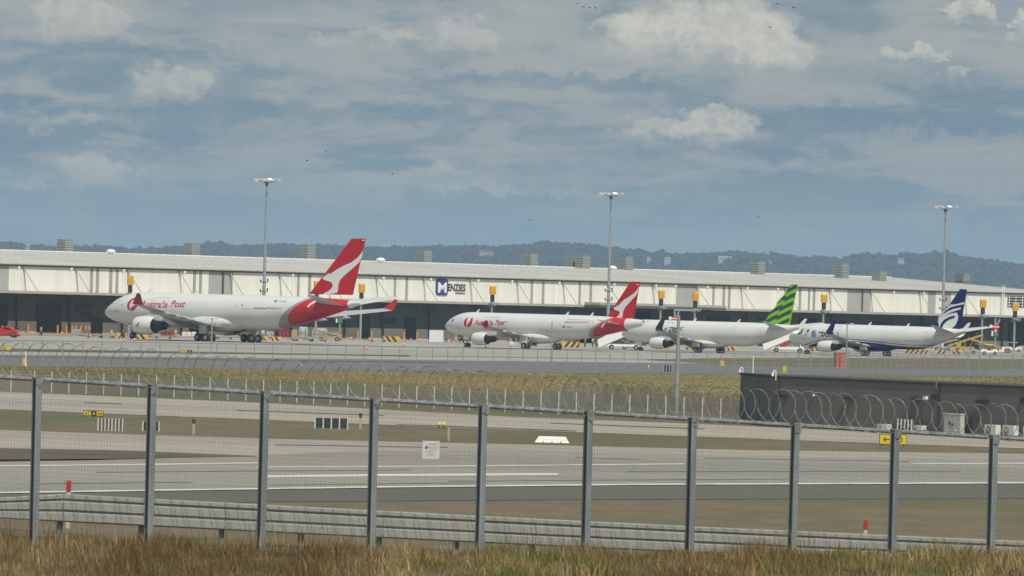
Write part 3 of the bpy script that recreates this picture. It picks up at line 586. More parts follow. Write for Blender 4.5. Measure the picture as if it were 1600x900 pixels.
class Plane:
    def __init__(s, name, label, gx, gy, theta, sp, group=None):
        s.droop = .075; s.sp = sp; s.th = R(theta); s.sm = sp['sm']; g = G(gx, gy)
        s.root = thing('cargo_airliner', label, 'airliner', tuple(g), math.pi - s.th, group)
        s.g = g; s.hd = Vector((-math.cos(s.th), math.sin(s.th), 0)); s.pt = Vector((-math.sin(s.th), -math.cos(s.th), 0))
    def sz(s, px, py, y=0.0):            # pixel -> (station, height) on the plane y metres to port
        p = onplane(px, py, s.g + s.pt * y, s.pt) - s.g; return s.sm - p.dot(s.hd), p.z
    # fuselage shape
    def sec(s, st):
        q = s.sp; L, zt, zb, hw, Ln, Lt, ztip = (q[k] for k in ('L', 'zt', 'zb', 'hw', 'Ln', 'Lt', 'ztip')); T, B, W = zt, zb, hw
        if st < Ln:
            t = max(0, st / Ln); f = (1 - (1 - t) ** 2.3); T = ztip + (zt - ztip) * f ** q.get('pt', .78); B = ztip - (ztip - zb) * f ** .70; W = hw * f ** .62
        elif st > L - Lt:
            t = (st - (L - Lt)) / Lt; T = zt - q['dtop'] * t ** 2.4; B = zb + (q['zend'] - zb) * (t ** q.get('bexp', 1.35)); W = hw * (1 - (1 - q['wend'] / hw) * t ** 1.75)
        return (T + B) / 2, max(.01, (T - B) / 2), max(.01, W)
    def side(s, st, z, off=.012):        # port side point of the skin
        zc, h, w_ = s.sec(st); k = max(-.995, min(.995, (z - zc) / h)); y = w_ * math.sqrt(1 - k * k)
        nrm = Vector((0, y / (w_*w_), (z - zc) / (h*h))); nrm = nrm.normalized() if nrm.length > 0 else Vector((0, 1, 0))
        return (s.sm - st, y + nrm.y * off, z + nrm.z * off)
    def fuselage(s, m_):
        L, Ln, Lt = s.sp['L'], s.sp['Ln'], s.sp['Lt']
        st = [0, .04, .12, .28, .5, .8, 1.2, 1.7, 2.3] + [x for x in np.linspace(3, Ln, 9)] + [x for x in np.linspace(Ln + 2, L - Lt, 10)] + [x for x in np.linspace(L - Lt + 1, L, 22)]
        rings = []
        for a in st:
            zc, h, w_ = s.sec(a); rings.append([(s.sm - a, w_ * math.sin(t), zc + h * math.cos(t)) for t in np.linspace(0, 2 * math.pi, 41)[:-1]])
        s.fus = MB().loft(rings).build('fuselage', m_, s.root, smooth=True, autos=50)
    def fairing(s, s0, s1, w_, zc, h, m_):
        rings = []
        for k in range(17):
            t = k / 16; r_ = max(.02, math.sin(math.pi * t) ** .55); a = s0 + (s1 - s0) * t
            rings.append([(s.sm - a, w_ * r_ * math.cos(q), zc + h * r_ * math.sin(q)) for q in np.linspace(0, 2*math.pi, 25)[:-1]])
        MB().loft(rings).build('belly_fairing', m_, s.root, smooth=True)
    def wing(s, side, secs, m_, name='wing', parent=None):
        rings = []
        for (y, sle, ch, z, tk) in secs:
            up_ = [(u, foil(u, tk)) for u in US]; lo_ = [(u, -foil(u, tk) * .75) for u in US[-2::-1]][:-1]
            rings.append([(s.sm - (sle + ch * u), side * y, z + ch * v - ch * u * s.droop) for u, v in up_ + lo_])
        return MB().loft(rings).build(name, m_, parent or s.root, smooth=True, autos=35)
    def fin(s, outline, m_, tk=.10):
        """outline = (le root, le top, te top, te root) as (station, height)"""
        (a, za), (b, zb), (c_, zc), (d, zd) = outline; s.fo = outline; s.ft = tk; rings = []
        for k in range(9):
            t = k / 8; le = a + (b - a) * t; te = d + (c_ - d) * t; zl = za + (zb - za) * t; zt = zd + (zc - zd) * t; ch = te - le
            up_ = [(u, foil(u, tk)) for u in US]; lo_ = [(u, -v) for u, v in up_[-2:0:-1]]
            rings.append([(s.sm - (le + ch * u), ch * v, zl + (zt - zl) * u) for u, v in up_ + lo_])
        s.finob = MB().loft(rings).build('tail_fin', m_, s.root, smooth=True, autos=35); return s.finob
    def finpt(s, st, z, off=.02):
        (a, za), (b, zb), (c_, zc), (d, zd) = s.fo; t = .5
        for _ in range(6):
            le = a + (b - a) * t; te = d + (c_ - d) * t; u = (st - le) / (te - le); zl = za + (zb - za) * t; zt = zd + (zc - zd) * t
            cur = zl + (zt - zl) * u; t += (z - cur) / ((zb - za) * (1 - u) + (zc - zd) * u)
        le = a + (b - a) * t; te = d + (c_ - d) * t
        return (s.sm - st, (te - le) * foil((st - le) / (te - le), s.ft) + off, z)
    def engine(s, side, y, s0, z, r_, Ln, m_, core=1.5, pyl=None, squash=1.0):
        y *= side; X = s.sm
        def ring(a, rad, sq=squash): return [(X - a, y + rad * math.cos(t), z + rad * math.sin(t) * (sq if math.sin(t) < 0 else 1)) for t in np.linspace(0, 2*math.pi, 29)[:-1]]
        n_ = MB().loft([ring(s0 + a * Ln, r_ * f) for a, f in ((.0, .86), (.02, .93), (.08, .985), (.2, 1.03), (.4, 1.05), (.55, 1.03), (.7, .99), (.86, .90), (.86, .87), (.75, .86), (.6, .84))], caps=False).build('engine_nacelle', m_, s.root, smooth=True, fix=False)
        for p in n_.data.polygons: p.flip() if False else None
        MB().loft([ring(s0 + a, r_ * f) for a, f in ((-.03, .88), (-.06, .82), (.10, .78), (.35, .79), (.02, .9), (-.03, .88))], caps=False).build('intake_lip', m_lip, n_, smooth=True, fix=False)
        MB().loft([ring(s0 + .9, r_ * .80), ring(s0 + .95, r_ * .05)]).build('fan', m_dark2, n_)
        MB().loft([ring(s0 + Ln * a, r_ * f, 1) for a, f in ((.62, .84), (.64, .80), (.68, .66), (.95, .62), (1 + .22 * core, .44), (1 + .22 * core, .36), (1 + .1 * core, .30))], caps=True).build('exhaust_duct', m_dark2, n_, smooth=True)  # blackened to paint in the shade at the rear of the nacelle
        MB().loft([ring(s0 + Ln * a, r_ * f, 1) for a, f in ((1.05, .30), (1 + .2 * core, .28), (1 + .32 * core, .14), (1 + .4 * core, .02))]).build('exhaust_cone', m_dmetal, n_, smooth=True)
        zp, se = pyl; mb = MB()
        pr = [(s0 + Ln * .25, z + r_ * .98), (s0 + Ln * .55, z + r_ * 1.22), (se, zp), (se + 2.2, zp - .1), (s0 + Ln * 1.15, z + r_ * .55), (s0 + Ln * .8, z + r_ * .5)]
        mb.prism([(X - a, y - .22, b) for a, b in pr], (0, .44, 0)); mb.build('pylon', m_, s.root)
        return n_
    def wheel(s, x, y, z, r_, w_, parent, name='wheel'):
        rings = [[(x + rr * math.cos(t), y + yy, z + rr * math.sin(t)) for t in np.linspace(0, 2*math.pi, 17)[:-1]] for rr, yy in ((r_*.55, -w_/2), (r_*.92, -w_/2), (r_, -w_*.3), (r_, w_*.3), (r_*.92, w_/2), (r_*.55, w_/2))]
        wh = MB().loft(rings).build(name, m_tyre, parent, smooth=True)
        MB().tube((x, y - w_/2 - .02, z), (x, y + w_/2 + .02, z), r_ * .5, n=12).build('hub', m_gear, wh); return wh
    def nose_gear(s, st, r_=.45, top=2.6):
        X = s.sm - st; g = MB().tube((X - .1, 0, top), (X, 0, r_), .13, n=8).tube((X, -.45, r_), (X, .45, r_), .08, n=6).beam((X + 1.2, 0, top), (X, 0, r_ + .8), .1, .1).build('nose_gear', m_gear, s.root)
        for y in (-.36, .36): s.wheel(X, y, r_, r_, .3, g)
        MB().box(X - .9, X + .3, .55, .6, top - .7, top + .1).build('gear_door', m_wht, g); MB().box(X - .9, X + .3, -.6, -.55, top - .7, top + .1).build('gear_door', m_wht, g)
        MB().cbox((X + .15, 0, 1.5), (.15, .4, .22)).build('taxi_light', m_lip, g)
    def main_gear(s, y, r_, top, bogie):
        for sd_ in (1, -1):
            Y = y * sd_; g = MB().tube((0, Y - sd_ * .3, top), (0, Y, r_ * 1.1), .2, n=8).beam((0, Y, r_ * 1.4), (0, Y * .55, top), .12, .14).beam((1.1, Y, top), (0, Y, r_ * 1.8), .12, .12)
            if bogie: g.box(-bogie, bogie, Y - .12, Y + .12, r_ * .85, r_ * 1.25)
            g = g.build('main_gear', m_gear, s.root)
            MB().box(-.75, .75, Y + sd_ * .62, Y + sd_ * .68, r_ * 1.9, top).build('gear_door', m_wht, g)
            for dx in ((-bogie, bogie) if bogie else (0,)):
                for dy in (-.5, .5): s.wheel(dx, Y + dy * (1.4 if bogie else .86), r_, r_, .48 if bogie else .38, g)
    def flap_fairings(s, ys, secs, m_, ln_, h):
        for sd_ in (1, -1):
            for y in ys:
                y_ = [q[0] for q in secs]; te = np.interp(y, y_, [q[1] + q[2] for q in secs]); z = np.interp(y, y_, [q[3] for q in secs]) - .2
                rings = []
                for k in range(9):
                    t = k / 8; r_ = max(.03, math.sin(math.pi * min(.97, t * .97 + .03)) ** .7); a = te - ln_ * .72 + ln_ * t
                    rings.append([(s.sm - a, sd_ * y + .22 * r_ * math.cos(q), z - h * .55 - .10 * t * ln_ * .5 + h * r_ * math.sin(q)) for q in np.linspace(0, 2*math.pi, 11)[:-1]])
                MB().loft(rings).build('flap_track_fairing', m_, s.root, smooth=True)
    def antennas(s, pos, h=.55):
        for a in pos:
            zc, hh, w_ = s.sec(a); x = s.sm - a; z = zc + hh - .03
            MB().prism([(x + .35, -.03, z), (x - .25, -.03, z), (x - .55, -.03, z + h), (x - .25, -.03, z + h)], (0, .06, 0)).build('antenna', m_wht, s.root)
    def cockpit(s, polys):
        for pl in polys:
            pts = [s.sz(px, py, s.sp['hw'] * .75) for px, py in pl]; flat_decal([pts], lambda a, b: s.side(a, b, .02), 'cockpit_window', m_glass, s.root, .25)
            flat_decal([pts], lambda a, b: (lambda q: (q[0], -q[1], q[2]))(s.side(a, b, .02)), 'cockpit_window', m_glass, s.root, .25)
    def side_polys(s, name, polys_px, m_, curved=False, y=None, both=False, crop=None, step=.4, parent=None):
        pl = [[s.sz(*(crop(*p) if crop else p), s.sp['hw'] * .97 if y is None else y) for p in q] for q in polys_px]
        return flat_decal(pl, lambda a, b: s.side(a, b), name, m_, parent or s.fus, step, curved)
    def side_text(s, txt, px, py, wpx, hpx, m_, shear=0.0, bold=0.0):
        y = s.sp['hw'] * .97; a0, z0 = s.sz(px, py, y); a1, _ = s.sz(px + wpx, py, y); _, z1 = s.sz(px, py - hpx, y)
        me = text_mesh(txt, 1, shear, bold); xm = min(v.co.x for v in me.vertices); xM = max(v.co.x for v in me.vertices); yM = max(v.co.y for v in me.vertices if v.co.y > 0)
        kx = (a1 - a0) / (xM - xm); kz = (z1 - z0) / yM
        bm = bmesh.new(); bm.from_mesh(me); bpy.data.meshes.remove(me)
        for v in bm.verts: v.co = (a0 + (v.co.x - xm) * kx, z0 + v.co.y * kz, 0)
        return _finish(bm, lambda a, b: s.side(a, b), 'lettering', m_, s.fus, .7)
    def door(s, st, z0, z1, w_):
        fr = .05; O = [(st, z0), (st + w_, z0), (st + w_, z1), (st, z1)]
        for (a, b), (c_, d) in (((st, z0), (st + w_, z0 + fr)), ((st, z1 - fr), (st + w_, z1)), ((st, z0 + fr), (st + fr, z1 - fr)), ((st + w_ - fr, z0 + fr), (st + w_, z1 - fr))):
            flat_decal([[(a, b), (c_, b), (c_, d), (a, d)]], lambda x, y: s.side(x, y, .008), 'door_outline', m_line, s.fus, .4)
def quad_fit(pl, pts, y): 
    q = [pl.sz(a, b, y) for a, b in pts]; c2, c1, c0 = np.polyfit([v[1] for v in q], [v[0] for v in q], 2)
    # in the material X = sm - station, so -X = station - sm
    return (float(c0) - pl.sm, float(c1), float(c2))

# ---------------- A: wide-body freighter
spA = dict(L=58.8, zt=7.78, zb=2.12, hw=2.82, Ln=9.6, Lt=20.5, ztip=4.15, pt=.86, dtop=.55, zend=6.75, wend=.35, sm=28.9)
A = Plane('a', 'large white twin-engine freighter with red tail, leftmost and biggest of the four airliners', 356.5, 534.5, 42.8, spA, 'cargo airliners parked at the freight terminal')
cg = quad_fit(A, [(425, 512), (440, 495), (455, 475.5), (478, 460)], 2.6); cr = quad_fit(A, [(443, 509), (452, 490), (465, 472), (487, 459)], 2.6)
A.fuselage(fus_mat('wide_freighter_paint', [((.33, .325, .29), cg, A.sz(548, 470)[0] - A.sm), ((.54, .012, .020), cr, A.sz(548, 470)[0] - A.sm)]))
mA = mat('nacelle_white', (.70, .695, .67), .35, coat=.2)
A.fairing(18, 35.5, 3.25, 3.2, 1.6, mA)
secA = [(1.5, 17.8, 12.2, 3.05, .13), (3.5, 19.2, 10.6, 3.25, .125), (9.4, 23.4, 7.7, 3.9, .115), (19, 29.5, 5.1, 4.95, .11), (28.6, 35.6, 2.8, 6.0, .10)]
for sd_ in (1, -1):
    wg = A.wing(sd_, secA, m_wing)
    wl = A.wing(sd_, [(28.6, 35.6, 2.8, 6.0, .09), (29.0, 36.4, 2.1, 6.3, .07), (29.7, 37.8, .8, 7.65, .06)], m_redd, 'winglet', wg)
    if sd_ > 0: pass
    A.engine(sd_, 9.37, 17.2, 2.42, 1.42, 4.9, mA, core=1.5, pyl=(3.95, 24.4))
    A.wing(sd_, [(.6, 49.6, 6.4, 6.9, .10), (9.7, 56.2, 2.1, 8.1, .09)], m_stab, 'tailplane')
A.flap_fairings([6.4, 12.6, 16.6, 20.6], secA, m_wte, 5.0, .42)
A.nose_gear(6.7, .52, 2.7); A.main_gear(5.34, .68, 3.3, .99); A.antennas([10, 21, 36])
A.cockpit([[(163.5, 471.5), (166, 470), (169, 474), (167, 477), (163, 477)], [(169.3, 470.2), (171, 470), (172.6, 474.4), (170, 474.8)]])
fo = [A.sz(483, 459.5), A.sz(549, 373), A.sz(571.7, 372.5), A.sz(551.5, 461)]
A.fin([fo[0], fo[1], fo[2], fo[3]], m_red, .10)
CA = lambda x, y: (460 + x / 4.735, 360 + y / 4.735)
def fin_polys(pl, polys, crop, m_, name, curved=True):
    q = [[pl.sz(*crop(*p)) for p in po] for po in polys]
    return flat_decal(q, lambda a, b: pl.finpt(a, b), name, m_, pl.finob, .5, curved)
roo = [(507,150),(500,200),(478,240),(450,268),(410,305),(372,340),(348,370),(336,400),(335,435),(328,460),(300,468),(262,476),(229,474),(236,464),(262,452),(288,430),(297,408),(290,387),(272,377),(240,370),(218,358),(222,346),(245,331),(266,314),(272,326),(288,316),(325,290),(370,264),(428,236),(470,203),(495,170)]
fin_polys(A, [roo], CA, m_wht, 'kangaroo_emblem', False)
A.side_polys('emblem_tail', [[(100,567),(112,545),(135,522),(165,504),(179,508),(150,528),(128,548),(112,568)]], m_wht, crop=CA, y=1.8)
fin_polys(A, [[(504,70),(520,68),(519,77),(503,78)]], CA, m_wht, 'fin_marking', False)
A.side_text('Australia', 219, 479.5, 42.5, 10, m_crim, shear=.2, bold=.018); A.side_text('Post', 266, 479.5, 22.5, 10, m_crim, shear=.2, bold=.018)
CN = lambda x, y: (140 + x / 7.965, 430 + y / 7.965)
horn = [[(545,272),(510,285),(480,310),(463,350),(466,390),(485,425),(508,440),(513,432),(497,395),(497,355),(512,320),(540,300)], [(512,440),(540,446),(570,425),(595,390),(606,350),(600,310),(585,285),(590,320),(580,350),(558,375),(530,390),(518,410)]]
A.side_polys('post_emblem', horn, m_crim, crop=CN)
A.side_text('QANTAS', 396, 482.6, 20, 2.4, m_dk, bold=.02); A.side_text('FREIGHT', 417, 482.4, 22, 2.2, m_red, bold=.02)
A.side_text('VH-EBF', 431, 471.5, 11, 2.0, m_dk)
A.side_polys('flag_marking', [[(424, 469.3), (428, 469), (428, 471.3), (424, 471.5)]], m_dk)
A.side_polys('side_window', [[(376.6, 475.5), (378, 475), (377.6, 478.3), (376.3, 478.8)]], m_glass); A.side_polys('side_window', [[(366.2, 477.7), (367.5, 477.7), (367.5, 479.2), (366.2, 479.2)]], m_glass)
A.side_polys('side_window', [[(189, 475), (190.6, 475), (190.6, 477), (189, 477)]], m_glass)
A.side_polys('door_sill', [[(376, 482.4), (394, 482.8), (394, 483.3), (376, 482.9)]], m_line); A.side_polys('door_sill', [[(176, 486), (183, 486.2), (183, 487), (176, 486.8)]], m_line)
A.door(4.6, 4.4, 6.3, 1.1); A.door(13.5, 4.2, 7.0, 3.6); A.door(49, 5.3, 6.9, .9)
# small kangaroo roundel on the near engine
eo = MB(); zE = 2.42
me_pts = [(-.5,-.1),(-.2,.05),(.05,.3),(.45,.45),(.2,.15),(.05,-.1),(.1,-.35),(-.05,-.3),(-.15,-.1)]
MB().prism([(A.sm - (16.6 + 2.2 + a), 9.37 + 1.47, zE + b) for a, b in me_pts], (0, .05, 0)).build('engine_emblem', m_redd, A.root)

# ---------------- B: single-aisle freighter
spB = dict(L=44.5, zt=5.88, zb=1.78, hw=1.975, Ln=6.6, Lt=15.5, ztip=3.35, dtop=.5, zend=4.45, wend=.42, sm=22.0)
B = Plane('b', 'white narrow freighter with red tail parked nose-in, second airliner from the left', 846, 546.5, 43.3, spB, 'cargo airliners parked at the freight terminal')
CB = lambda x, y: (850 + x / 6.925, 430 + y / 6.925)
cg = quad_fit(B, [CB(432, 695), CB(460, 640), CB(500, 580), CB(560, 532)], 1.8); cr = quad_fit(B, [CB(485, 695), CB(512, 620), CB(560, 555), CB(650, 490)], 1.8)
B.fuselage(fus_mat('narrow_freighter_paint', [((.33, .325, .29), cg, B.sz(981, 510)[0] - B.sm), ((.54, .012, .020), cr, B.sz(981, 510)[0] - B.sm)]))
B.fairing(16, 27, 2.2, 2.0, 1.0, mA)
secB = [(1.0, 14.6, 7.2, 2.35, .13), (6.2, 17.7, 4.9, 2.85, .12), (16.8, 24.0, 1.9, 3.9, .11)]
for sd_ in (1, -1):
    wg = B.wing(sd_, secB, m_wing)
    B.wing(sd_, [(16.8, 24.2, 1.6, 3.9, .06), (17.0, 24.8, 1.0, 4.3, .06), (17.05, 25.4, .35, 4.7, .06)], m_redd, 'winglet', wg)
    B.wing(sd_, [(16.8, 24.3, 1.4, 3.85, .06), (17.0, 25.3, .35, 3.3, .06)], m_redd, 'winglet', wg)
    B.engine(sd_, 5.75, 12.2, 1.55, 1.02, 3.4, mA, core=1.6, pyl=(2.85, 17.8))
    B.wing(sd_, [(.4, 36.9, 3.7, 4.75, .10), (6.1, 39.9, 1.4, 5.25, .09)], m_stab, 'tailplane')
B.flap_fairings([4.6, 8.2, 11.6], secB, m_wte, 3.0, .26)
B.nose_gear(5.07, .38, 1.95); B.main_gear(3.8, .58, 2.3, 0); B.antennas([7.2, 27.5, 33.0])
fo = [B.sz(*CB(690, 440)), B.sz(*CB(935, 70)), B.sz(*CB(1043, 72)), B.sz(*CB(965, 500))]
B.fin(fo, m_red, .10)
rooB = [(1030,120),(1020,180),(995,225),(960,262),(920,310),(885,350),(865,400),(862,440),(850,470),(800,478),(740,490),(712,492),(722,482),(790,460),(822,430),(832,400),(815,385),(790,380),(765,365),(762,352),(790,340),(805,322),(812,335),(840,300),(880,262),(930,232),(980,195),(1012,155)]
fin_polys(B, [rooB], CB, m_wht, 'kangaroo_emblem', False)
fin_polys(B, [[(1005,98),(1025,95),(1024,106),(1004,108)]], CB, m_wht, 'fin_marking', False)
B.side_polys('emblem_tail', [[(708,494),(722,492),(700,505),(660,535),(640,568),(626,565),(645,530),(680,503)]], m_wht, crop=CB, y=1.3)
CC = lambda x, y: (680 + x / 8, 460 + y / 8)
B.side_text('Australia', 741, 507.3, 29.5, 7.8, m_crim, shear=.2, bold=.028); B.side_text('Post', 773.5, 507.3, 15.5, 7.8, m_crim, shear=.2, bold=.03)
B.side_polys('post_emblem', [[(400,282),(375,300),(360,335),(362,375),(378,402),(398,406),(392,370),(392,330)], [(440,280),(462,300),(466,340),(460,375),(440,402),(412,410),(402,398),(410,370),(430,345),(440,315)]], m_crim, crop=CC)
B.side_text('QANTAS', 881.5, 504.2, 17, 2.3, m_dk, bold=.02); B.side_text('FREIGHT', 899.5, 504.2, 19, 2.0, m_red, bold=.02); B.side_text('operated for Australia Post', 884, 499.5, 32, 1.3, m_redd)
B.side_text('VH-ULD', 884.5, 512, 10, 2.3, m_dk); B.side_polys('flag_marking', [[(879.5, 509.5), (882.7, 509.3), (882.7, 511.8), (879.5, 512)]], m_dk)
B.cockpit([[CC(205, 343), CC(216, 312), CC(224, 308), CC(220, 340)], [CC(227, 306), CC(238, 305), CC(236, 322), CC(228, 340), CC(222, 341)]])
B.side_polys('side_window', [[CC(890, 335), CC(904, 345), CC(890, 358)]], m_dk)
B.door(4.4, 3.0, 4.9, .85); B.door(10.5, 3.0, 5.2, 3.5); B.door(34, 3.4, 5.0, .8)
ex = MB().loft([[(B.sm - a, .22 * f * math.cos(t), 5.14 + .22 * f * math.sin(t)) for t in np.linspace(0, 2*math.pi, 13)[:-1]] for a, f in ((44.3, 1), (44.56, 1), (44.56, .7), (44.4, .6))]).build('exhaust_outlet', m_dmetal, B.root)

# ---------------- C, D: shorter single-aisle freighters
def narrow(label, gx, gy, th, nose, paint, finm, wlm, under):
    sp = dict(L=39.5, zt=5.35, zb=1.35, hw=1.88, Ln=5.6, Lt=11.5, bexp=1.5, ztip=2.75, dtop=.35, zend=4.65, wend=.25, sm=19.7, pt=.92)
    p = Plane('c', label, gx, gy, th, sp, 'cargo airliners parked at the freight terminal')
    p.fuselage(paint(p)); p.fairing(13.5, 24.5, 2.1, 1.65, .85, under)
    sec_ = [(1.0, 12.7, 7.6, 2.0, .13), (5.6, 16.0, 4.9, 2.5, .12), (16.9, 22.6, 1.8, 3.75, .11)]
    for sd_ in (1, -1):
        wg = p.wing(sd_, sec_, m_wing)
        p.wing(sd_, [(16.9, 22.6, 1.8, 3.75, .08), (17.5, 23.2, 1.5, 4.15, .07), (17.9, 25.2, .6, 6.2, .06)], wlm if sd_ > 0 else m_wht, 'winglet', wg)
        p.engine(sd_, 4.83, 11.2, 1.45, .98, 3.5, mA, core=1.2, pyl=(2.45, 16.6), squash=.9)
        p.wing(sd_, [(.4, 33.3, 4.0, 4.7, .10), (7.15, 37.6, 1.5, 5.6, .09)], m_stab, 'tailplane')
    p.flap_fairings([3.9, 7.2, 10.6], sec_, m_wte, 2.8, .24)
    p.nose_gear(4.1, .34, 1.6); p.main_gear(2.86, .56, 1.8, 0)
    return p
CG = lambda x, y: (1000 + x / 6.4, 440 + y / 6.4)
C_ = narrow('white freighter with lime and dark green striped tail, third airliner from the left', 1108, 552, 43, 974, lambda p: fus_mat('striped_freighter_paint', []), m_dgreen, m_dk, mA)
fo = [C_.sz(*CG(1195, 402)), C_.sz(*CG(1512, 25)), C_.sz(*CG(1580, 30)), C_.sz(*CG(1480, 455))]
C_.fin([C_.sz(*CG(1235, 415)), fo[1], fo[2], C_.sz(*CG(1492, 465))], m_lime, .10)
# dark green stripes over the two halves of the fin
def band(x0, x1, yl, yr, h):   # slightly rising, curved stripe
    mx = (x0 + x1) / 2; return [(x0, yl), (mx, (yl + yr) / 2 - 6), (x1, yr), (x1, yr + h), (mx, (yl + yr) / 2 - 6 + h), (x0, yl + h)]
def edge_le(y): return np.interp(y, [25, 402], [1512, 1215])
def edge_te(y): return np.interp(y, [30, 455], [1578, 1484])
def mid_l(y): return np.interp(y, [25, 110, 440], [1500, 1468, 1352]) if y < 110 else np.interp(y, [110, 180, 300, 440], [1468, 1478, 1340, 1356])
def midline(y): return float(np.interp(y, [40, 110, 190, 440], [1490, 1474, 1482, 1350])) if False else float(np.interp(y, [30, 100, 200, 300, 455], [1515, 1478, 1450, 1400, 1352]))
def stripes(top, pitch, left, n_):
    for k in range(n_):
        y0 = top + pitch * k; h = pitch * .5; P_ = []
        def xl(y): return edge_le(y) + 6 if left else midline(y)
        def xr(y): return midline(y) if left else edge_te(y) - 3
        rise = .52
        def trace(y): # from left edge down-left to right edge rising
            out = []
            for t in (0, .25, .5, .75, 1):
                # iterate so that the point lies on its edge
                yy = y
                for _ in range(4): yy = y - rise * (xl(yy) + (xr(yy) - xl(yy)) * t - 1400) - 5 * math.sin(math.pi * t)
                out.append((xl(yy) + (xr(yy) - xl(yy)) * t, yy))
            return out
        a = trace(y0); b = trace(y0 + h); a = [(x, max(30, min(448, y))) for x, y in a]; b = [(x, max(31, min(449, y))) for x, y in b]
        if max(q[1] for q in b) - min(q[1] for q in a) < 3: continue
        try: fin_polys(C_, [a + b[::-1]], CG, m_dgreen, 'tail_stripe', False)
        except Exception as e: print('stripe', e)
stripes(98, 74, True, 5); stripes(118, 74, False, 5)
flp = MB(); zq = C_.sec(27)[0] + C_.sec(27)[1]
a0 = C_.sz(*CG(1120, 425)); a1 = C_.sz(*CG(1250, 402))
MB().loft([[(C_.sm - a, w_ * q, z) for q, z in ((-1, zb), (0, zt), (1, zb))] for a, w_, zb, zt in ((27.6, .04, 5.2, 5.36), (29.5, .08, 5.2, 5.5), (31.2, .12, 5.1, 5.75), (32.6, .14, 5.0, 6.1))]).build('dorsal_fin', m_dgreen, C_.root)
C_.side_text('TEAM', 1045.5, 515, 18, 4.0, m_dk, bold=.06); C_.side_text('GLOBAL', 1044.5, 519.3, 17.5, 3.8, m_dk, bold=.06); C_.side_text('EXPRESS', 1045, 523.6, 16, 2.8, m_dk, bold=.02)
for q in ([(170,490),(205,488),(202,500),(168,502)], [(240,468),(280,458),(278,466),(242,478)], [(235,490),(275,478),(272,488),(232,500)], [(168,522),(215,512),(212,522),(166,534)], [(225,528),(255,518),(252,528),(222,536)], [(415,452),(438,460),(415,466)], [(412,480),(440,486),(412,492)]):
    C_.side_polys('motion_stripe', [q], m_dk, crop=CG)
C_.side_text('VH-TGX', 1152, 526.8, 20, 1.2, m_dk); C_.side_polys('door_sill', [[(1018, 527), (1048, 528), (1048, 528.6), (1018, 527.6)]], m_line)
C_.antennas([16.2, 26.0]); C_.door(4.3, 2.6, 4.5, .9); C_.door(31.5, 2.9, 4.4, .8); C_.door(9.2, 2.7, 5.0, 3.5)
C_.cockpit([[(979, 512), (981, 510), (982.5, 513.5), (979.5, 515)]])
def paintD(p):
    q = [p.sz(a, b, 1.6) for a, b in ((1252, 541), (1275, 535.5), (1300, 531.5), (1325, 531), (1350, 533.5), (1400, 539.5), (1440, 541), (1465, 539.5), (1485, 536), (1500, 531))]
    co = [float(v) for v in np.polyfit([p.sm - v[0] for v in q], [v[1] for v in q], 4)]
    navy = (.012, .026, .15); dk = (.03, .03, .06)
    return fus_mat('navy_belly_paint', [], [(navy, -9, -.12, co), (dk, .12, .24, co)])
D = narrow('white freighter with navy belly and swirl on its navy tail, rightmost airliner', 1369, 557, 43, 1238, paintD, m_tnavy, m_tnavy, m_tnavy)
CDD = lambda x, y: (1400 + x / 7.5, 440 + y / 7.5)
D.fin([D.sz(*CDD(432, 548)), D.sz(*CDD(752, 85)), D.sz(*CDD(833, 92)), D.sz(*CDD(750, 590))], m_tnavy, .10)
MB().loft([[(D.sm - a, w_ * q, z) for q, z in ((-1, zb), (0, zt), (1, zb))] for a, w_, zb, zt in ((28.6, .04, 5.2, 5.38), (30.3, .08, 5.2, 5.55), (31.8, .12, 5.1, 5.9), (33.6, .14, 5.0, 6.45))]).build('dorsal_fin', m_tnavy, D.root)
drop = [(515,525),(518,480),(550,430),(610,390),(680,368),(720,362),(735,405),(728,450),(710,495),(685,530),(650,550),(600,557),(560,552),(530,542)]
blade_ = [(702,398),(690,428),(640,444),(600,470),(570,502),(552,545),(528,534),(538,495),(570,450),(620,420),(660,405)]
strA = [(640,258),(660,270),(720,262),(805,240),(800,265),(720,280),(640,305),(580,345),(535,400),(512,445),(502,485),(490,465),(495,430),(520,390),(565,342),(612,300),(645,275)]
strB = [(767,303),(760,325),(700,345),(620,375),(562,420),(532,465),(522,508),(506,490),(515,440),(560,385),(620,345),(690,318)]
fin_polys(D, [drop], CDD, m_wht, 'swirl_emblem', False); fin_polys(D, [strA], CDD, m_wht, 'swirl_emblem', False); fin_polys(D, [strB], CDD, m_wht, 'swirl_emblem', False)
q = [[D.sz(*CDD(*p)) for p in blade_]]; flat_decal(q, lambda a, b: D.finpt(a, b, .035), 'swirl_emblem', m_tnavy, D.finob, .5)
D.side_text('TEXEL', 1278.8, 525, 19.5, 6.8, m_dk, bold=.05); D.side_text('AIR', 1301, 525, 10, 6.4, m_teal, bold=.02)
CE = lambda x, y: (1220 + x / 7.5, 440 + y / 7.5)
D.side_polys('logo_arc', [[(352,605),(362,585),(385,572),(420,575),(395,584),(372,598)]], m_tnavy, crop=CE)
D.side_polys('logo_globe', [[(360,615),(375,598),(400,590),(418,600),(420,625),(408,645),(385,655),(366,640)]], m_teal, crop=CE)
D.side_polys('logo_swoosh', [[(378,640),(395,622),(419,612),(419,617),(397,628),(382,645)]], m_wht, crop=CE)
D.side_polys('nose_flash', [[(200,590),(235,562),(280,556),(262,600),(225,625),(205,620)]], m_grn, crop=CE, y=1.5)
D.side_polys('side_window', [[(300,562),(332,555),(325,590),(312,605),(306,585)]], m_dk, crop=CE); D.side_polys('side_window', [[(290,618),(306,616),(305,630),(291,630)]], m_dk, crop=CE)
D.cockpit([[(1240, 519), (1249, 515), (1250, 518), (1241, 523)]])
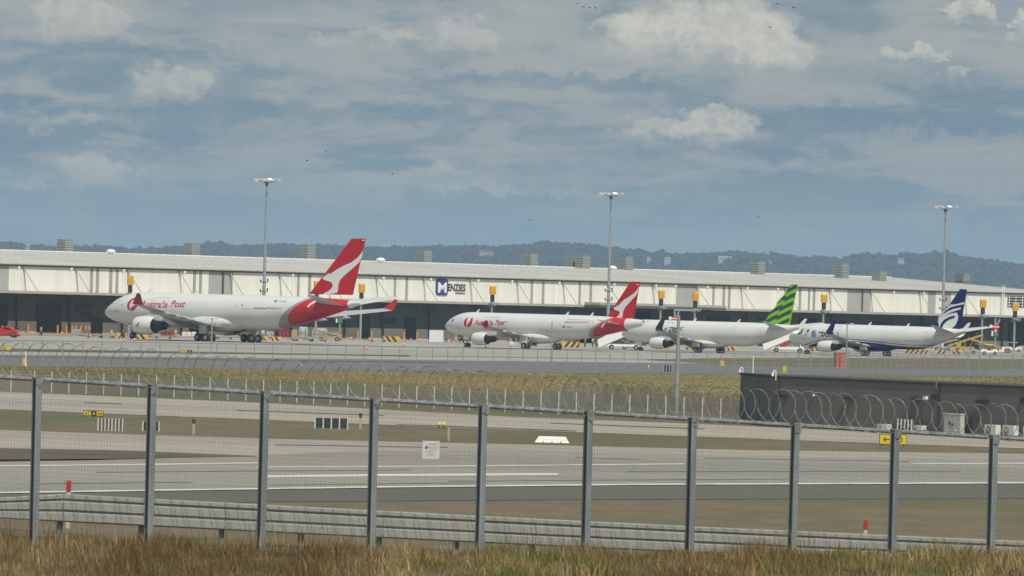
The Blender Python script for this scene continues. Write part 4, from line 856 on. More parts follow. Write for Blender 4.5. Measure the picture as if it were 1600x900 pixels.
D.side_text('A9C-TXL', 1460, 524, 12, 1.2, m_dk); D.side_text('AIRCRAFT', 1414, 532.8, 20, 1.0, m_dk)
D.antennas([18.0, 26.5]); D.door(4.3, 2.6, 4.5, .9); D.door(9.2, 2.7, 5.0, 3.5); D.door(31.5, 2.9, 4.4, .8)
# ================================================================== NEAR SECURITY FENCE
m_galv = mat('weathered_steel', (.27, .30, .305), .55, .1, var=.28, scale=3, stretch=(1, 1, .3)); m_galvd = mat('steel_channel', (.06, .068, .072), .7, .2)
m_galv2 = mat('bright_steel', (.40, .42, .43), .4, .5, var=.3, scale=6); m_wire = mat('mesh_wire', (.22, .225, .21), .6, .2); m_razor = mat('razor_wire', (.52, .53, .50), .35, .6, var=.4, scale=5)
def FP(i): return Vector((-8.17 + 1.911 * i, 121 + 1.215 * i, 0))
fd = (FP(1) - FP(0)).normalized(); fl = (FP(1) - FP(0)).length; fa = math.atan2(fd.y, fd.x); fn = Vector((fd.y, -fd.x, 0))   # fn points to the camera
def rail_z(i): return 7.33 - .0856 * i
def base_z(i): return 4.5 - .078 * i
fence = thing('security_fence', 'tall galvanised mesh fence topped with coiled razor wire, nearest to the camera', 'fence', tuple(FP(0)), 0)
O0 = FP(0)
I0, I1 = -2, 12
for i in range(I0, I1 + 1):
    p = FP(i) - O0; zb, zt = base_z(i) - .5, rail_z(i) + .02
    # the posts lean a touch, as old ones do
    mb = MB(); a = p + fd * -.085; 
    m4 = Matrix.Translation(p + fd * .075 + Vector((0, 0, zb))) @ Matrix.Rotation(fa, 4, 'Z') @ Matrix.Rotation(rng.normal(0, .003), 4, 'Y') @ Matrix.Translation((0, 0, -zb))
    L_ = zt - 0
    mb.box(-.055, .055, -.07, .07, zb, zt).box(-.0585, -.055, -.07, -.05, zb, zt).box(-.0585, -.055, .05, .07, zb, zt).box(-.062, .062, -.077, .077, zt, zt + .008)
    mb.xf(m4); po = mb.build('fence_post', m_galv, fence)
    MB().box(-.057, -.0551, -.03, .03, zb, zt - .04).xf(m4).build('post_slot', m_galvd, po)
    cb = MB().cbox((.03, -.078, zt - .09), (.10, .012, .14)).cbox((.03, -.086, zt - .07), (.03, .012, .03)).xf(m4); cb.build('rail_clamp', m_galv2, po)
for i in range(I0, I1):
    a = FP(i) - O0 + fd * .063; b = FP(i + 1) - O0 - fd * .063; za, zb = rail_z(i), rail_z(i + 1)
    MB().tube((a.x, a.y, za), (b.x, b.y, zb), .040, n=8).build('top_rail', m_galv2, fence)
    a2 = a + fn * .075; b2 = b + fn * .075; mb = MB(); nw = 39; r_ = .0019
    def wire(p0, p1, r_=.0019):
        mb.tube(p0, p1, r_, n=3, cap=False)
    for k in range(nw + 1):
        t = k / nw; q = a2.lerp(b2, t); zt = za + (zb - za) * t; zbt = base_z(i + t) + .05; wire((q.x, q.y, zbt), (q.x, q.y, zt - .03))
    for k in range(38):
        h = .05 + k * .074; wire((a2.x, a2.y, base_z(i) + h + .004), (b2.x, b2.y, base_z(i + 1) + h + .004), .0016)
    mb.build('mesh_panel', m_wire, fence, kind='stuff', fix=False)
# concertina: two opposed helices with barbs, one part per bay
def coil(i, hand, ph):
    mb = MB(); per = 8.0; seg = 18; n_ = int(per * seg); prev = None
    ra = .325 * (1 + .03 * math.sin(i * 2.1))
    for k in range(n_ + 1):
        t = k / n_; ang = hand * 2 * math.pi * per * (i + t) + ph; c = FP(i + t) - O0; zc = rail_z(i + t) + .30 + .02 * math.sin(i * 1.7 + t * 5)
        rr = ra * (1 + .05 * math.sin((i + t) * 9.1 + ph)); wob = .03 * math.sin((i + t) * 23 + ph * 2)
        p = c + fn * (math.cos(ang) * rr) + fd * (wob + math.cos(ang) * rr * .38); p = Vector((p.x, p.y, zc + math.sin(ang) * rr))
        if prev is not None:
            mb.tube(prev, p, .0062, n=3, cap=False)
            if k % 1 == 0:
                d = (p - prev).normalized(); s_ = Vector((0, 0, 1)).cross(d); s_ = s_.normalized() if s_.length > .01 else fd; u_ = d.cross(s_)
                m_ = (p + prev) / 2; mb.add([m_ - s_ * .017 - d * .008, m_ + d * .004, m_ + s_ * .017 - d * .008, m_ + d * .012], [(0, 1, 2, 3)])
                mb.add([m_ - u_ * .017 - d * .008, m_ + d * .004, m_ + u_ * .017 - d * .008, m_ + d * .012], [(0, 1, 2, 3)])
        prev = p
    return mb
for i in range(I0, I1):
    coil(i, 1, 0.4).build('razor_wire_coil', m_razor, fence, kind='stuff', fix=False)
# white notice fixed on the mesh
def fenceplane(px, py, out=.10): return onplane(px, py, FP(0) + fn * out, fn)
pa = fenceplane(673, 703); sg = thing('notice_sign', 'square white printed notice fixed on the wire mesh between two posts', 'notice', tuple(pa), fa)
hw_, hh_ = .155 / math.cos(fa) * .98, .160
MB().box(-hw_, hw_, -.006, .004, -hh_, hh_).build('sign_plate', mat('sign_white', (.62, .60, .57), .5, var=.06, scale=4), sg)
for i_, (t, z, sz_) in enumerate([('WARNING', .085, .042), ('RESTRICTED AREA', .040, .026), ('NO TRESPASSING', .008, .022), ('AUTHORISED PERSONS ONLY', -.035, .019), ('PENALTIES APPLY', -.075, .022), ('CCTV IN OPERATION', -.11, .02)]):
    me = text_mesh(t, sz_, 0, .0006); xm = max(v.co.x for v in me.vertices); cx = .045 if i_ < 3 else 0
    for v in me.vertices: v.co = (v.co.x - xm / 2 + cx, -.0075, v.co.y + z)
    me.materials.append(mat('notice_print', (.25, .26, .29), .6)); link('lettering', me, sg)
MB().tube((-.095, -.0095, .045), (-.095, -.0062, .045), .030, n=16).build('round_emblem', mat('notice_blue', (.10, .13, .30), .5), sg)
for sx in (-1, 1):
    for sz_ in (-1, 1): MB().tube((sx * (hw_ - .02), -.012, sz_ * (hh_ - .02)), (sx * (hw_ - .02), -.006, sz_ * (hh_ - .02)), .006, n=6).build('bolt', m_galv2, sg)

# ================================================================== GUARDRAIL (three-wave barrier behind the fence)
def GR(t): return Vector((-7.8 + 20.5 * t, 124.2 + 13.0 * t - .4, 0))     # t = 0 at the marker post
gdir = (GR(1) - GR(0)).normalized(); gn = Vector((gdir.y, -gdir.x, 0)); glen = (GR(1) - GR(0)).length
def zt_top(px, py, Y): return atY(px, py, Y).z
ztopA = atY(108, 772, GR(0).y).z; ztopB = atY(1600, 843, 134.6).z; tB = (134.6 - 123.8) / 13.0
def gtop(t): return ztopA + (ztopB - ztopA) * t / tB - .012 * math.sin(min(1, max(0, t)) * math.pi) * 3
m_rail = mat('guardrail_steel', (.33, .33, .30), .75, .0, var=.09, scale=2.2, stretch=(1, 1, .25), bump=.05)
rail = thing('guardrail', 'grey three-wave steel crash barrier running low behind the mesh fence', 'guardrail', tuple(GR(0)), 0)
prof = [(.0, 0.0), (.03, -.005), (.042, -.016), (.042, -.076), (.0, -.094), (.0, -.116), (.038, -.134), (.042, -.15), (.042, -.268), (.0, -.286), (.0, -.308), (.038, -.325), (.042, -.34), (.042, -.465), (.02, -.488), (0, -.492)]
def rail_part(t0, t1, sq0=1.0, sq1=1.0, drop0=0.0, drop1=0.0, yaw=0.0):
    rings = []
    for k in range(5):
        s = k / 4; t = t0 + (t1 - t0) * s; sq = sq0 + (sq1 - sq0) * s; dr = drop0 + (drop1 - drop0) * s; c = GR(t) - GR(0) + gn * yaw * (1 - s)
        z = gtop(t); outer = [(c + gn * d, z - dr + h * sq) for d, h in prof]; inner = [(c + gn * (d - .005), z - dr + h * sq) for d, h in prof[::-1]]
        rings.append([(q.x, q.y, zz) for q, zz in outer + inner])
    return MB().loft(rings).build('rail_beam', m_rail, rail, smooth=False)
nseg = 9; dt = 1.22 / nseg
for k in range(nseg): 
    o = rail_part(k * dt, (k + 1) * dt - .0004, drop0=.0, drop1=.0)
    c = GR((k) * dt) - GR(0) + gn * .043; z = gtop(k * dt)
    if k:
        for h in (-.07, -.25, -.43): MB().tube((c.x, c.y, z + h), (c.x + gn.x * .012, c.y + gn.y * .012, z + h), .015, n=6).build('bolt', m_galv2, o)
rail_part(-.075, -.0005, .62, 1.0, .17, 0, .05); rail_part(-.28, -.0755, .62, .62, .36, .17, .35)
for k in range(-2, 20):
    t = k * dt / 2 ; c = GR(t) - GR(0) - gn * .1; z = gtop(t) - .04 - (.17 if k < 0 else 0)
    mb = MB(); mb.box(-.05, .05, -.008, .008, -1.2, 0).box(-.05, -.04, -.04, .008, -1.2, 0).box(.04, .05, -.04, .008, -1.2, 0)
    mb.xf(Matrix.Translation((c.x, c.y, z)) @ Matrix.Rotation(math.atan2(gdir.y, gdir.x), 4, 'Z')).build('rail_post', m_galv, rail)
    MB().box(-.05, .05, -.092, -.042, -.42, -.1).xf(Matrix.Translation((c.x, c.y, z)) @ Matrix.Rotation(math.atan2(gdir.y, gdir.x), 4, 'Z')).build('rail_block', m_galv, rail)
# red-topped markers
m_postw = mat('marker_white', (.55, .55, .53), .6, var=.15, scale=5); m_redr = mat('reflector_red', (.48, .03, .03), .35)
def marker(px, ptop, Y, h, wd, label):
    p = atY(px, ptop, Y); t = thing('marker_post', label, 'marker post', (p.x, p.y, p.z - h), R(12), 'red topped marker posts')
    MB().box(-wd/2, wd/2, -.012, .012, 0, h - wd * .2).box(-wd*.5, wd*.5, -.0115, .03, 0, h - wd * .6).build('post', m_postw, t)
    MB().box(-wd*.55, wd*.55, -.03, -.013, h - wd * 2.3, h).build('reflector', m_redr, t)
marker(107.5, 751, 124.9, .85, .078, 'white marker post with red top behind the crash barrier, near the left edge')
marker(1352.5, 812.5, 136.8, .75, .075, 'white marker post with red top on the right, behind the crash barrier')

# ================================================================== FAR FENCES
m_fp = mat('fence_post_grey', (.34, .345, .335), .5, .3); m_fr = mat('fence_rail_dark', (.16, .165, .16), .6, .2); m_mesh = None
def see_through(name, col, dens):
    """fine chain link too small to pick apart: diagonal wires as an alpha pattern on the panel"""
    m = bpy.data.materials.new(name); m.use_nodes = True; n = NT(m.node_tree); b = n.n['Principled BSDF']; b.inputs['Base Color'].default_value = c4(col); b.inputs['Roughness'].default_value = .6
    oc = n.new('ShaderNodeTexCoord').outputs['UV']; s_ = n.new('ShaderNodeSeparateXYZ', {0: oc}); a = n.m('ADD', s_.outputs[0], s_.outputs[1]); d = n.m('SUBTRACT', s_.outputs[0], s_.outputs[1])
    f = lambda v: n.m('LESS_THAN', n.m('FRACT', n.m('MULTIPLY', v, 1 / .07)), dens)
    n.put(b.inputs['Alpha'], n.m('MAXIMUM', f(a), f(d))); return m
m_chain = see_through('chain_link', (.25, .255, .25), .055); m_chain2 = see_through('chain_link_dense', (.20, .21, .205), .17)
def mesh_fence(name, label, pts, h, sp_, postm, railm, chain, rails=(1.0,), pr=.045, rr=.03, top_arm=False):
    """pts: ground places; posts every sp_ metres"""
    P = [Vector(p) for p in pts]; seg = [(b - a).length for a, b in zip(P, P[1:])]; tot = sum(seg)
    def at(d):
        for a, b, s in zip(P, P[1:], seg):
            if d <= s + 1e-6: return a.lerp(b, d / s)
            d -= s
        return P[-1]
    f = thing(name, label, 'fence', tuple(P[0])); n_ = int(tot / sp_); q = [at(k * sp_) - P[0] for k in range(n_ + 1)]
    pm = None
    for k, c in enumerate(q):
        if pm is None:
            mb = MB().tube((0, 0, -.1), (0, 0, h), pr, n=6)
            if top_arm: mb.beam((0, 0, h), (-.25, -.25, h + .35), .05, .05)
            pm = mb.build('fence_post', postm, f); pm.location = c; me = pm.data
        else: o = link('fence_post', me, f); o.location = c
    for rz_ in rails:
        mb = MB()
        for a, b in zip(P, P[1:]): mb.tube(a - P[0] + Vector((0, 0, h * rz_)), b - P[0] + Vector((0, 0, h * rz_)), rr, n=5)
        mb.build('fence_rail', railm, f)
    me = bpy.data.meshes.new('mesh_panel'); V = []; Fc = []; U = []; d = 0
    for a, b, s in zip(P, P[1:], seg):
        o = len(V); A_, B_ = a - P[0], b - P[0]; V += [A_ + Vector((0, 0, .03)), B_ + Vector((0, 0, .03)), B_ + Vector((0, 0, h)), A_ + Vector((0, 0, h))]; Fc.append((o, o+1, o+2, o+3)); U += [(d, 0), (d + s, 0), (d + s, h), (d, h)]; d += s
    me.from_pydata(V, [], Fc); uv = me.uv_layers.new(name='UVMap')
    for i_, l in enumerate(me.loops): uv.data[i_].uv = U[l.vertex_index]
    me.materials.append(chain); link('mesh_panel', me, f, 'stuff'); return f
mesh_fence('apron_fence', 'long thin mesh fence on grey posts between the apron road and the grass bank', [G(-60, 571), G(650, 580), G(1200, 585.3), G(1700, 589)], 2.75, 3.1, m_fp, m_fr, m_chain, (1.0, .62))
mesh_fence('inner_fence', 'second thin grey fence behind the first, on the right side of the apron grass', [G(1248, 576), G(1700, 580)], 2.5, 3.6, m_fp, m_fr, m_chain, (1.0,))
m_wp_ = mat('white_fence_post', (.62, .62, .58), .5)
f3 = mesh_fence('low_white_post_fence', 'low fence with white posts and grey mesh along the foot of the grass bank', [G(-60, 610), G(50, 612.5), G(400, 627), G(850, 647), G(1156, 661)], 1.75, 2.02, m_wp_, m_fr, m_chain2, (), pr=.05)
f4 = mesh_fence('return_fence', 'short grey mesh fence rising over the bank beside the dark building', [G(852, 640), G(940, 628.5), G(1040, 641), G(1156, 650)], 1.6, 2.4, m_fp, m_fr, m_chain2, (), pr=.03)

# ================================================================== LIGHT POLES
m_lamp = mat('lamp_housing', (.62, .63, .63), .4, .3); m_lens = mat('lamp_lens', (.75, .76, .78), .2); m_pole = mat('galvanised_pole', (.42, .44, .45), .45, .4, var=.15, scale=1)
def mast(px, ptop, Y, label):
    b = atY(px, ptop + 3, Y); H = b.z; t = thing('floodlight_mast', label, 'floodlight mast', (b.x, Y, 0), 0, 'tall floodlight masts by the warehouse')
    MB().tube((0, 0, 0), (0, 0, H * .5), .36, .25, n=12).tube((0, 0, H * .5), (0, 0, H), .249, .13, n=12).build('pole', m_pole, t, smooth=True)
    MB().tube((0, 0, H - .75), (0, 0, H - .05), .26, n=10).build('head_frame', m_galvd, t)
    for z in (H * .3, H * .36): MB().box(-.7, .7, -.3, -.2, z, z + .12).cbox((-.62, -.3, z + .3), (.25, .25, .4)).cbox((.6, -.3, z + .45), (.25, .25, .5)).build('camera_bracket', m_galvd, t)
    MB().box(-.22, -.5 + .78, -.55, -.36, 1.0, 2.0).build('control_box', m_lamp, t)
    for k in range(8):
        a = 2 * math.pi * k / 8 + .25; ca, sa = math.cos(a), math.sin(a)
        arm = MB().beam((ca * .2, sa * .2, H - .3), (ca * 1.7, sa * 1.7, H + .12), .08, .08).build('arm', m_galvd, t)
        fl_ = MB().box(-.5, .5, -.36, .36, -.14, .14).box(-.30, .30, -.22, .22, .142, .24).xf(Matrix.Translation((ca * 1.95, sa * 1.95, H + .14)) @ Matrix.Rotation(a, 4, 'Z') @ Matrix.Rotation(R(-24), 4, 'Y')).build('floodlight', m_lamp, t)
        MB().box(-.38, .38, -.29, .29, -.165, -.142).xf(Matrix.Translation((ca * 1.95, sa * 1.95, H + .14)) @ Matrix.Rotation(a, 4, 'Z') @ Matrix.Rotation(R(-24), 4, 'Y')).build('lens', m_lens, fl_)
mast(417, 280.5, 1229, 'tall floodlight mast behind the wide freighter, leftmost of three')
mast(955, 302, 1294, 'tall floodlight mast left of the second red tail, middle of three')
mast(1477.5, 322.5, 1342, 'tall floodlight mast left of the navy tail, rightmost of three')
def pole(px, ptop, pbot, label, heads=1, r_=.07, thick=None, white=False):
    g = G(px, pbot); d = g.y / F; top = atY(px + (pbot - ptop) * .026, ptop, g.y).z
    t = thing('lamp_pole', label, 'light pole', tuple(g)); m_ = m_wht if white else m_pole
    MB().tube((0, 0, -.1), (0, 0, top), r_ * 1.25, r_ * .8, n=10).build('pole', m_, t, smooth=True)
    if heads: 
        MB().tube((0, 0, top), (0, 0, top + .1), r_ * 1.5, n=8).build('cap', m_, t)
        for k in range(heads):
            sx = (-1) ** k; MB().beam((0, 0, top - .12), (sx * .5, -.1, top + .02), .05, .05).build('arm', m_, t)
            MB().box(sx*.35 if sx > 0 else -.95, .95 if sx > 0 else -.35, -.28, .08, top - .02, top + .12).build('lamp_head', m_lamp, t)
    return t
pole(1056.5, 492, 648, 'tall plain lamp pole standing left of the dark building', 0, .15)
pole(330, 498, 555, 'lamp pole with two heads in front of the wide freighter wing', 2, .09)
pole(861, 503, 566, 'thin light pole in front of the second airliner', 0, .08)
pole(1322, 506, 576, 'thin pole with small lamp beside the orange cabinet', 1, .09)
pole(1176, 557, 600, 'short white pole rising behind the corner of the dark building', 0, .06, white=True)
pole(40, 549, 573, 'short white pole by the yellow equipment box at far left', 0, .09, white=True)

# ================================================================== DARK BUILDING
bA = G(1155.5, 660); bB = G(1217, 668)        # left end and near corner
Yc = bB.y; m_bw = mat('charcoal_cladding', (.155, .152, .14), .75, var=.10, scale=.4); m_bw2 = mat('charcoal_trim', (.045, .045, .045), .7)
bd = thing('dark_building', 'long low charcoal building with flat roof at the right behind the fence', 'building', tuple(bB))
corner = bB; left = bA; rightp = G(1640, 690)
fdir = (rightp - corner).normalized(); ldir = (left - corner).normalized(); fang = math.atan2(fdir.y, fdir.x)
Lf = (rightp - corner).length + 8; Ll = (left - corner).length
hB = atY(1217, 591, Yc).z
LM = Matrix.Rotation(fang, 4, 'Z')
# walls: front (receives light) and left end wall, as clad panels
segs = [(0, WBU) for WBU in ()]
def bloc(px, py=640):
    p = onplane(px, py, corner, Vector((-fdir.y, fdir.x, 0))) - corner; return p.dot(fdir), p.z
jn = [0.0, bloc(1468)[0], Lf]
for a, b in zip(jn, jn[1:]): MB().box(a + .012, b - .012, 0, .3, 0, hB).xf(LM).build('wall_panel', m_bw, bd)
MB().box(jn[1] - .07, jn[1] + .07, -.06, 0, 0, hB).xf(LM).build('downpipe', m_bw2, bd)
n2 = Vector((ldir.y, -ldir.x, 0))
q0 = Vector((0, 0, 0)); q1 = ldir * Ll
mb = MB(); 
for a, b in ((.02, .5), (.51, .99)):
    A_, B_ = q1 * a, q1 * b; o_ = -n2 * .25 if n2.dot(Vector((0, 1, 0))) > 0 else n2 * .25
    MB().prism([(A_.x, A_.y, 0), (B_.x, B_.y, 0), (B_.x, B_.y, hB - .02), (A_.x, A_.y, hB - .02)], (-o_.x, -o_.y, 0)).build('end_panel', m_bw, bd)
bk = fdir * Lf; far1 = q1 + fdir * Lf
MB().prism([(q1.x - .1, q1.y, hB), (0, -.12, hB), (bk.x, bk.y - .12, hB), (far1.x, far1.y, hB)], (0, 0, .16)).build('roof', m_bw2, bd)
MB().prism([(q1.x, q1.y, 0), (far1.x, far1.y, 0), (far1.x, far1.y, hB - .02), (q1.x, q1.y, hB - .02)], (0, .2, 0)).build('back_wall', m_bw, bd)
def bbox_(name, x0, x1, y0, y1, out0, out1, m_, parent=bd):
    a, za = bloc(x0, y1); b, zb = bloc(x1, y0); return MB().box(a, b, -out1, -out0, za, zb).xf(LM).build(name, m_, parent)
for x0, x1, y0, y1 in ((1218,1231,617,620.5),(1322,1335,620.5,624),(1425.5,1440,622.5,625),(1530,1545,625.5,629)): bbox_('wall_light', x0, x1, y0, y1, 0, .35, m_blk)
for x0, x1, y0, y1 in ((1456,1465,616,625),(1595,1606,621,630)): bbox_('wall_vent', x0, x1, y0, y1, 0, .08, m_bw2)
bbox_('junction_box', 1445.5, 1450, 619.5, 624, 0, .2, m_wht); bbox_('junction_box', 1271, 1273, 616, 619, 0, .12, m_wht)
bbox_('aerial', 1468.4, 1469.0, 597, 606, .3, .34, m_pole)
def cam_unit(px, py, label):
    p = atY(px, py, Yc - .3) if px > 1180 else left + Vector((0, 0, hB)); t = thing('security_camera', label, 'camera', (p.x, p.y, hB + .16), 0, 'white cameras on the dark building')
    MB().tube((.15, 0, -.3), (.15, 0, .34), .035, n=8).tube((.15, 0, .34), (0, 0, .38), .035, n=8).tube((0, 0, .38), (-.08, 0, .2), .035, n=8).build('bracket', m_wht, t)
    MB().tube((-.08, 0, .22), (-.08, 0, -.02), .11, .10, n=10).build('housing', m_wht, t)
    MB().tube((-.08, 0, -.022), (-.08, 0, -.1), .08, .03, n=10).build('dome', m_blk, t)
cam_unit(1157, 590, 'white dome camera on the left corner of the dark building roof')
cam_unit(1209, 590, 'white dome camera on the near roof corner of the dark building')
# condensers, cabinet and slatted screen along its front
m_ac = mat('white_enamel', (.70, .69, .65), .4, var=.06, scale=3); m_acd = mat('fan_guard', (.17, .17, .13), .6); m_cab = mat('cabinet_grey', (.50, .50, .46), .5, var=.08, scale=2)
def frontpos(px, pb, out):
    return onplane(px, pb, corner - Vector((-fdir.y, fdir.x, 0)) * out, Vector((-fdir.y, fdir.x, 0)))
def condenser(x0, x1, y0, y1, label, fan=True):
    a = frontpos(x0, y1, 1.0); b = frontpos(x1, y0, 1.0); w_ = (b - a).dot(fdir); h = b.z - a.z; zb = max(.05, a.z)
    t = thing('air_conditioner', label, 'air conditioner', (a.x, a.y, zb), fang, 'white air conditioner units on the dark building'); h = b.z - zb
    MB().box(0, w_, 0, .42, .06, h).build('casing', m_ac, t); MB().box(.1, .2, .02, .4, 0, .058).box(w_ - .2, w_ - .1, .02, .4, 0, .058).build('foot', m_blk, t)
    if zb > .3: MB().box(.1, .16, .05, .95, -.06, -.0).box(w_ - .16, w_ - .1, .05, .95, -.06, -.0).build('wall_bracket', m_blk, t)
    if fan:
        cx, r_ = w_ * .36, h * .38; o = MB().tube((cx, -.03, h * .5), (cx, -.002, h * .5), r_, n=20).build('fan_grille', m_acd, t)
        MB().tube((cx, -.05, h * .5), (cx, -.031, h * .5), r_ * .25, n=12).build('fan_hub', m_ac, t)
        mb = MB()
        for k in range(8): a_ = k * math.pi / 4; mb.beam((cx + math.cos(a_) * r_ * .28, -.045, h*.5 + math.sin(a_) * r_ * .28), (cx + math.cos(a_) * r_ * .98, -.045, h*.5 + math.sin(a_) * r_ * .98), .02, .02)
        mb.build('guard_wires', m_ac, t, kind='stuff')
condenser(1538, 1556, 664, 680, 'air conditioner unit with round fan, left of the fan pair at the far right')
condenser(1566, 1584, 665, 681, 'air conditioner unit with round fan, right of the fan pair at the far right')
condenser(1598, 1616, 667, 683, 'air conditioner unit half cut off by the right edge of the picture')
condenser(1370, 1385.5, 663, 671, 'low air conditioner box, left of the white slatted screen')
condenser(1425, 1440, 665, 673, 'low air conditioner box, right of the white slatted screen')
a = frontpos(1474, 678, .9); b = frontpos(1501, 648, .9); w_ = (b - a).dot(fdir); h = b.z
cbn = thing('electrical_cabinet', 'big pale grey double door cabinet against the dark building', 'cabinet', (a.x, a.y, 0), fang)
MB().box(0, w_, .03, .35, 0, h).build('body', m_cab, cbn); MB().box(-.04, w_ + .04, -.03, .38, h, h + .06).build('top_plate', m_ac, cbn)
for k in (0, 1):
    d_ = MB().box(.03 + k * w_ / 2, w_ / 2 - .02 + k * w_ / 2, -.01, .028, .06, h - .05).build('door', m_cab, cbn)
    MB().cbox((w_ / 2 + (-.12 if k == 0 else .12), -.03, h * .55), (.05, .03, .2)).build('handle', m_blk, d_)
MB().cbox((w_ * .36, -.02, h * .62), (.2, .015, .22)).build('warning_label', m_redr, cbn); MB().cbox((w_ * .72, -.02, h * .3), (.22, .015, .10)).build('label_plate', m_wht, cbn); MB().cbox((w_ * .25, -.02, h * .3), (.2, .015, .10)).build('label_plate', m_wht, cbn)
def slat_screen(p0, w_, h, n_, label, slat, back, wd=.09, cat='screen'):
    t = thing('slatted_screen', label, cat, tuple(p0), 0); mb = MB().box(0, w_, .06, .12, .06, h * .94).build('backing_panel', back, t)
    for k in range(n_): 
        x = w_ * k / (n_ - 1); MB().box(x - wd / 2, x + wd / 2, -.02, .055, 0, h).build('slat', slat, t)
    return t
a = frontpos(1402, 676, 1.2); b = frontpos(1424, 655.5, 1.2); t = slat_screen((a.x, a.y, 0), (b - a).dot(fdir), b.z, 5, 'white slatted screen against the dark building above the yellow sign', m_ac, m_blk); t.rotation_euler = (0, 0, fang)

# ================================================================== AIRFIELD SIGNS AND FITTINGS
m_yel = mat('sign_yellow', (.78, .56, .02), .45); m_yel2 = mat('safety_yellow', (.70, .47, .03), .5, var=.08, scale=2)
def psize(px, pb): g = G(px, pb); return g, g.y / F
def taxi_sign(px0, px1, ptop, pbot, panels, label, leg=.25):
    g, s = psize((px0 + px1) / 2, pbot + leg / .04 * 0); g = G((px0 + px1) / 2, pbot); s = g.y / F; W_ = (px1 - px0) * s; Hh = (pbot - ptop) * s
    t = thing('taxiway_sign', label, 'taxiway sign', tuple(g)); x = -W_ / 2
    MB().box(-W_/2, W_/2, -.1, .1, leg, Hh).build('housing', m_blk, t)
    for k in (-.4, 0, .4): MB().tube((W_ * k, 0, -.1), (W_ * k, 0, leg - .005), .05, n=6).build('leg', m_galv, t)
    for fr, col, txt, tc_ in panels:
        w_ = W_ * fr; pl = MB().box(x + .03, x + w_ - .03, -.115, -.102, leg + .04, Hh - .04).build('face_panel', col, t)
        if txt == '<':
            cz = (leg + Hh) / 2; cx = x + w_ / 2; r_ = min(w_, Hh - leg) * .30
            MB().box(cx - r_ * .7, cx + r_, -.13, -.117, cz - r_*.12, cz + r_*.12).build('arrow_shaft', tc_, pl)
            MB().prism([(cx - r_, -.132, cz), (cx - r_*.25, -.132, cz + r_*.7), (cx - r_*.05, -.132, cz + r_*.55), (cx - r_*.6, -.132, cz), (cx - r_*.05, -.132, cz - r_*.55), (cx - r_*.25, -.132, cz - r_*.7)], (0, .014, 0)).build('arrow_head', tc_, pl)
        elif txt:
            me = text_mesh(txt, 1, 0, .02); xM = max(v.co.x for v in me.vertices); xm = min(v.co.x for v in me.vertices); yM = max(v.co.y for v in me.vertices); hh2 = (Hh - leg) * .55; kz = hh2 / yM; kx = min(kz, w_ * .75 / (xM - xm))
            for v in me.vertices: v.co = (x + w_ / 2 + (v.co.x - (xM + xm) / 2) * kx, -.118, leg + (Hh - leg) * .22 + v.co.y * kz)
            me.materials.append(tc_); link('lettering', me, pl)
        x += w_
taxi_sign(130, 161.5, 641.5, 656, [(.40, m_yel, 'A7', m_blk), (.24, m_blk, 'A', m_yel), (.36, m_yel, 'A4', m_blk)], 'black and yellow taxiway sign on the median grass at left')
taxi_sign(1373.5, 1416.5, 678.5, 701, [(.5, m_yel, '<', mat('sign_brown', (.12, .03, .01), .5)), (.5, m_yel, 'D', MATS['sign_brown'])], 'yellow taxiway sign with left arrow behind the right fence posts')
taxi_sign(-4, 18, 540, 551, [(1.0, m_yel2, 'E3', m_blk)], 'small yellow apron sign cut by the left edge of the picture')
taxi_sign(283, 300, 547, 555, [(.55, m_yel2, 'B', m_blk), (.45, m_blk, 'B', m_yel2)], 'small yellow and black sign below the nose of the wide freighter')
m_slw = mat('slat_white', (.60, .60, .57), .5); m_slb = mat('panel_black', (.035, .045, .045), .3)
def board(x0, x1, y0, y1, n_, label, back):
    g = G(x0, y1); s = g.y / F; return slat_screen(tuple(g), (x1 - x0) * s, (y1 - y0) * s, n_, label, m_slw, back, wd=2.0 * s, cat='slatted panel')
board(153, 191, 653, 673.5, 8, 'row of upright white slats beside the black and yellow sign', g_dry)
board(223, 248, 658, 674, 5, 'slatted white and black panel half hidden behind the second fence post', m_slb)
board(492, 543, 651.5, 670, 5, 'wide black panel with white uprights on the median grass', m_slb)
def stake(px, ptop, pbot, label, head=True):
    g = G(px, pbot); s = g.y / F; h = (pbot - ptop) * s; t = thing('marker_stake', label, 'stake', tuple(g), 0, 'low stakes on the median grass')
    MB().box(-.07, .07, -.05, .05, -.1, h * (.75 if head else 1)).build('stake_post', mat('pale_timber', (.45, .37, .24), .8), t)
    if head: MB().tube((0, 0, h * .752), (0, 0, h), .10, .12, n=8).build('head', m_galvd, t)
stake(302.5, 655, 679, 'pale stake with dark head right of the second fence post'); stake(563, 646, 671, 'pale stake right of the wide black slatted panel'); stake(701, 668, 689, 'short brown stake beside the yellow light', False)
g = G(690, 670); s = g.y / F; t = thing('guard_light', 'yellow taxiway guard light with two lamps above the white notice', 'guard light', tuple(g))
MB().box(-7*s, 7*s, -.2, .2, 5*s, 12*s).build('housing', m_yel2, t); 
for k in (-.5, .5): MB().tube((k * 7*s, -.28, 8.5*s), (k * 7*s, -.202, 8.5*s), .1, n=10).build('lamp', m_lens, t); MB().tube((k * 8*s, 0, 0), (k * 8*s, 0, 5*s - .01), .05, n=6).build('leg', m_yel2, t)
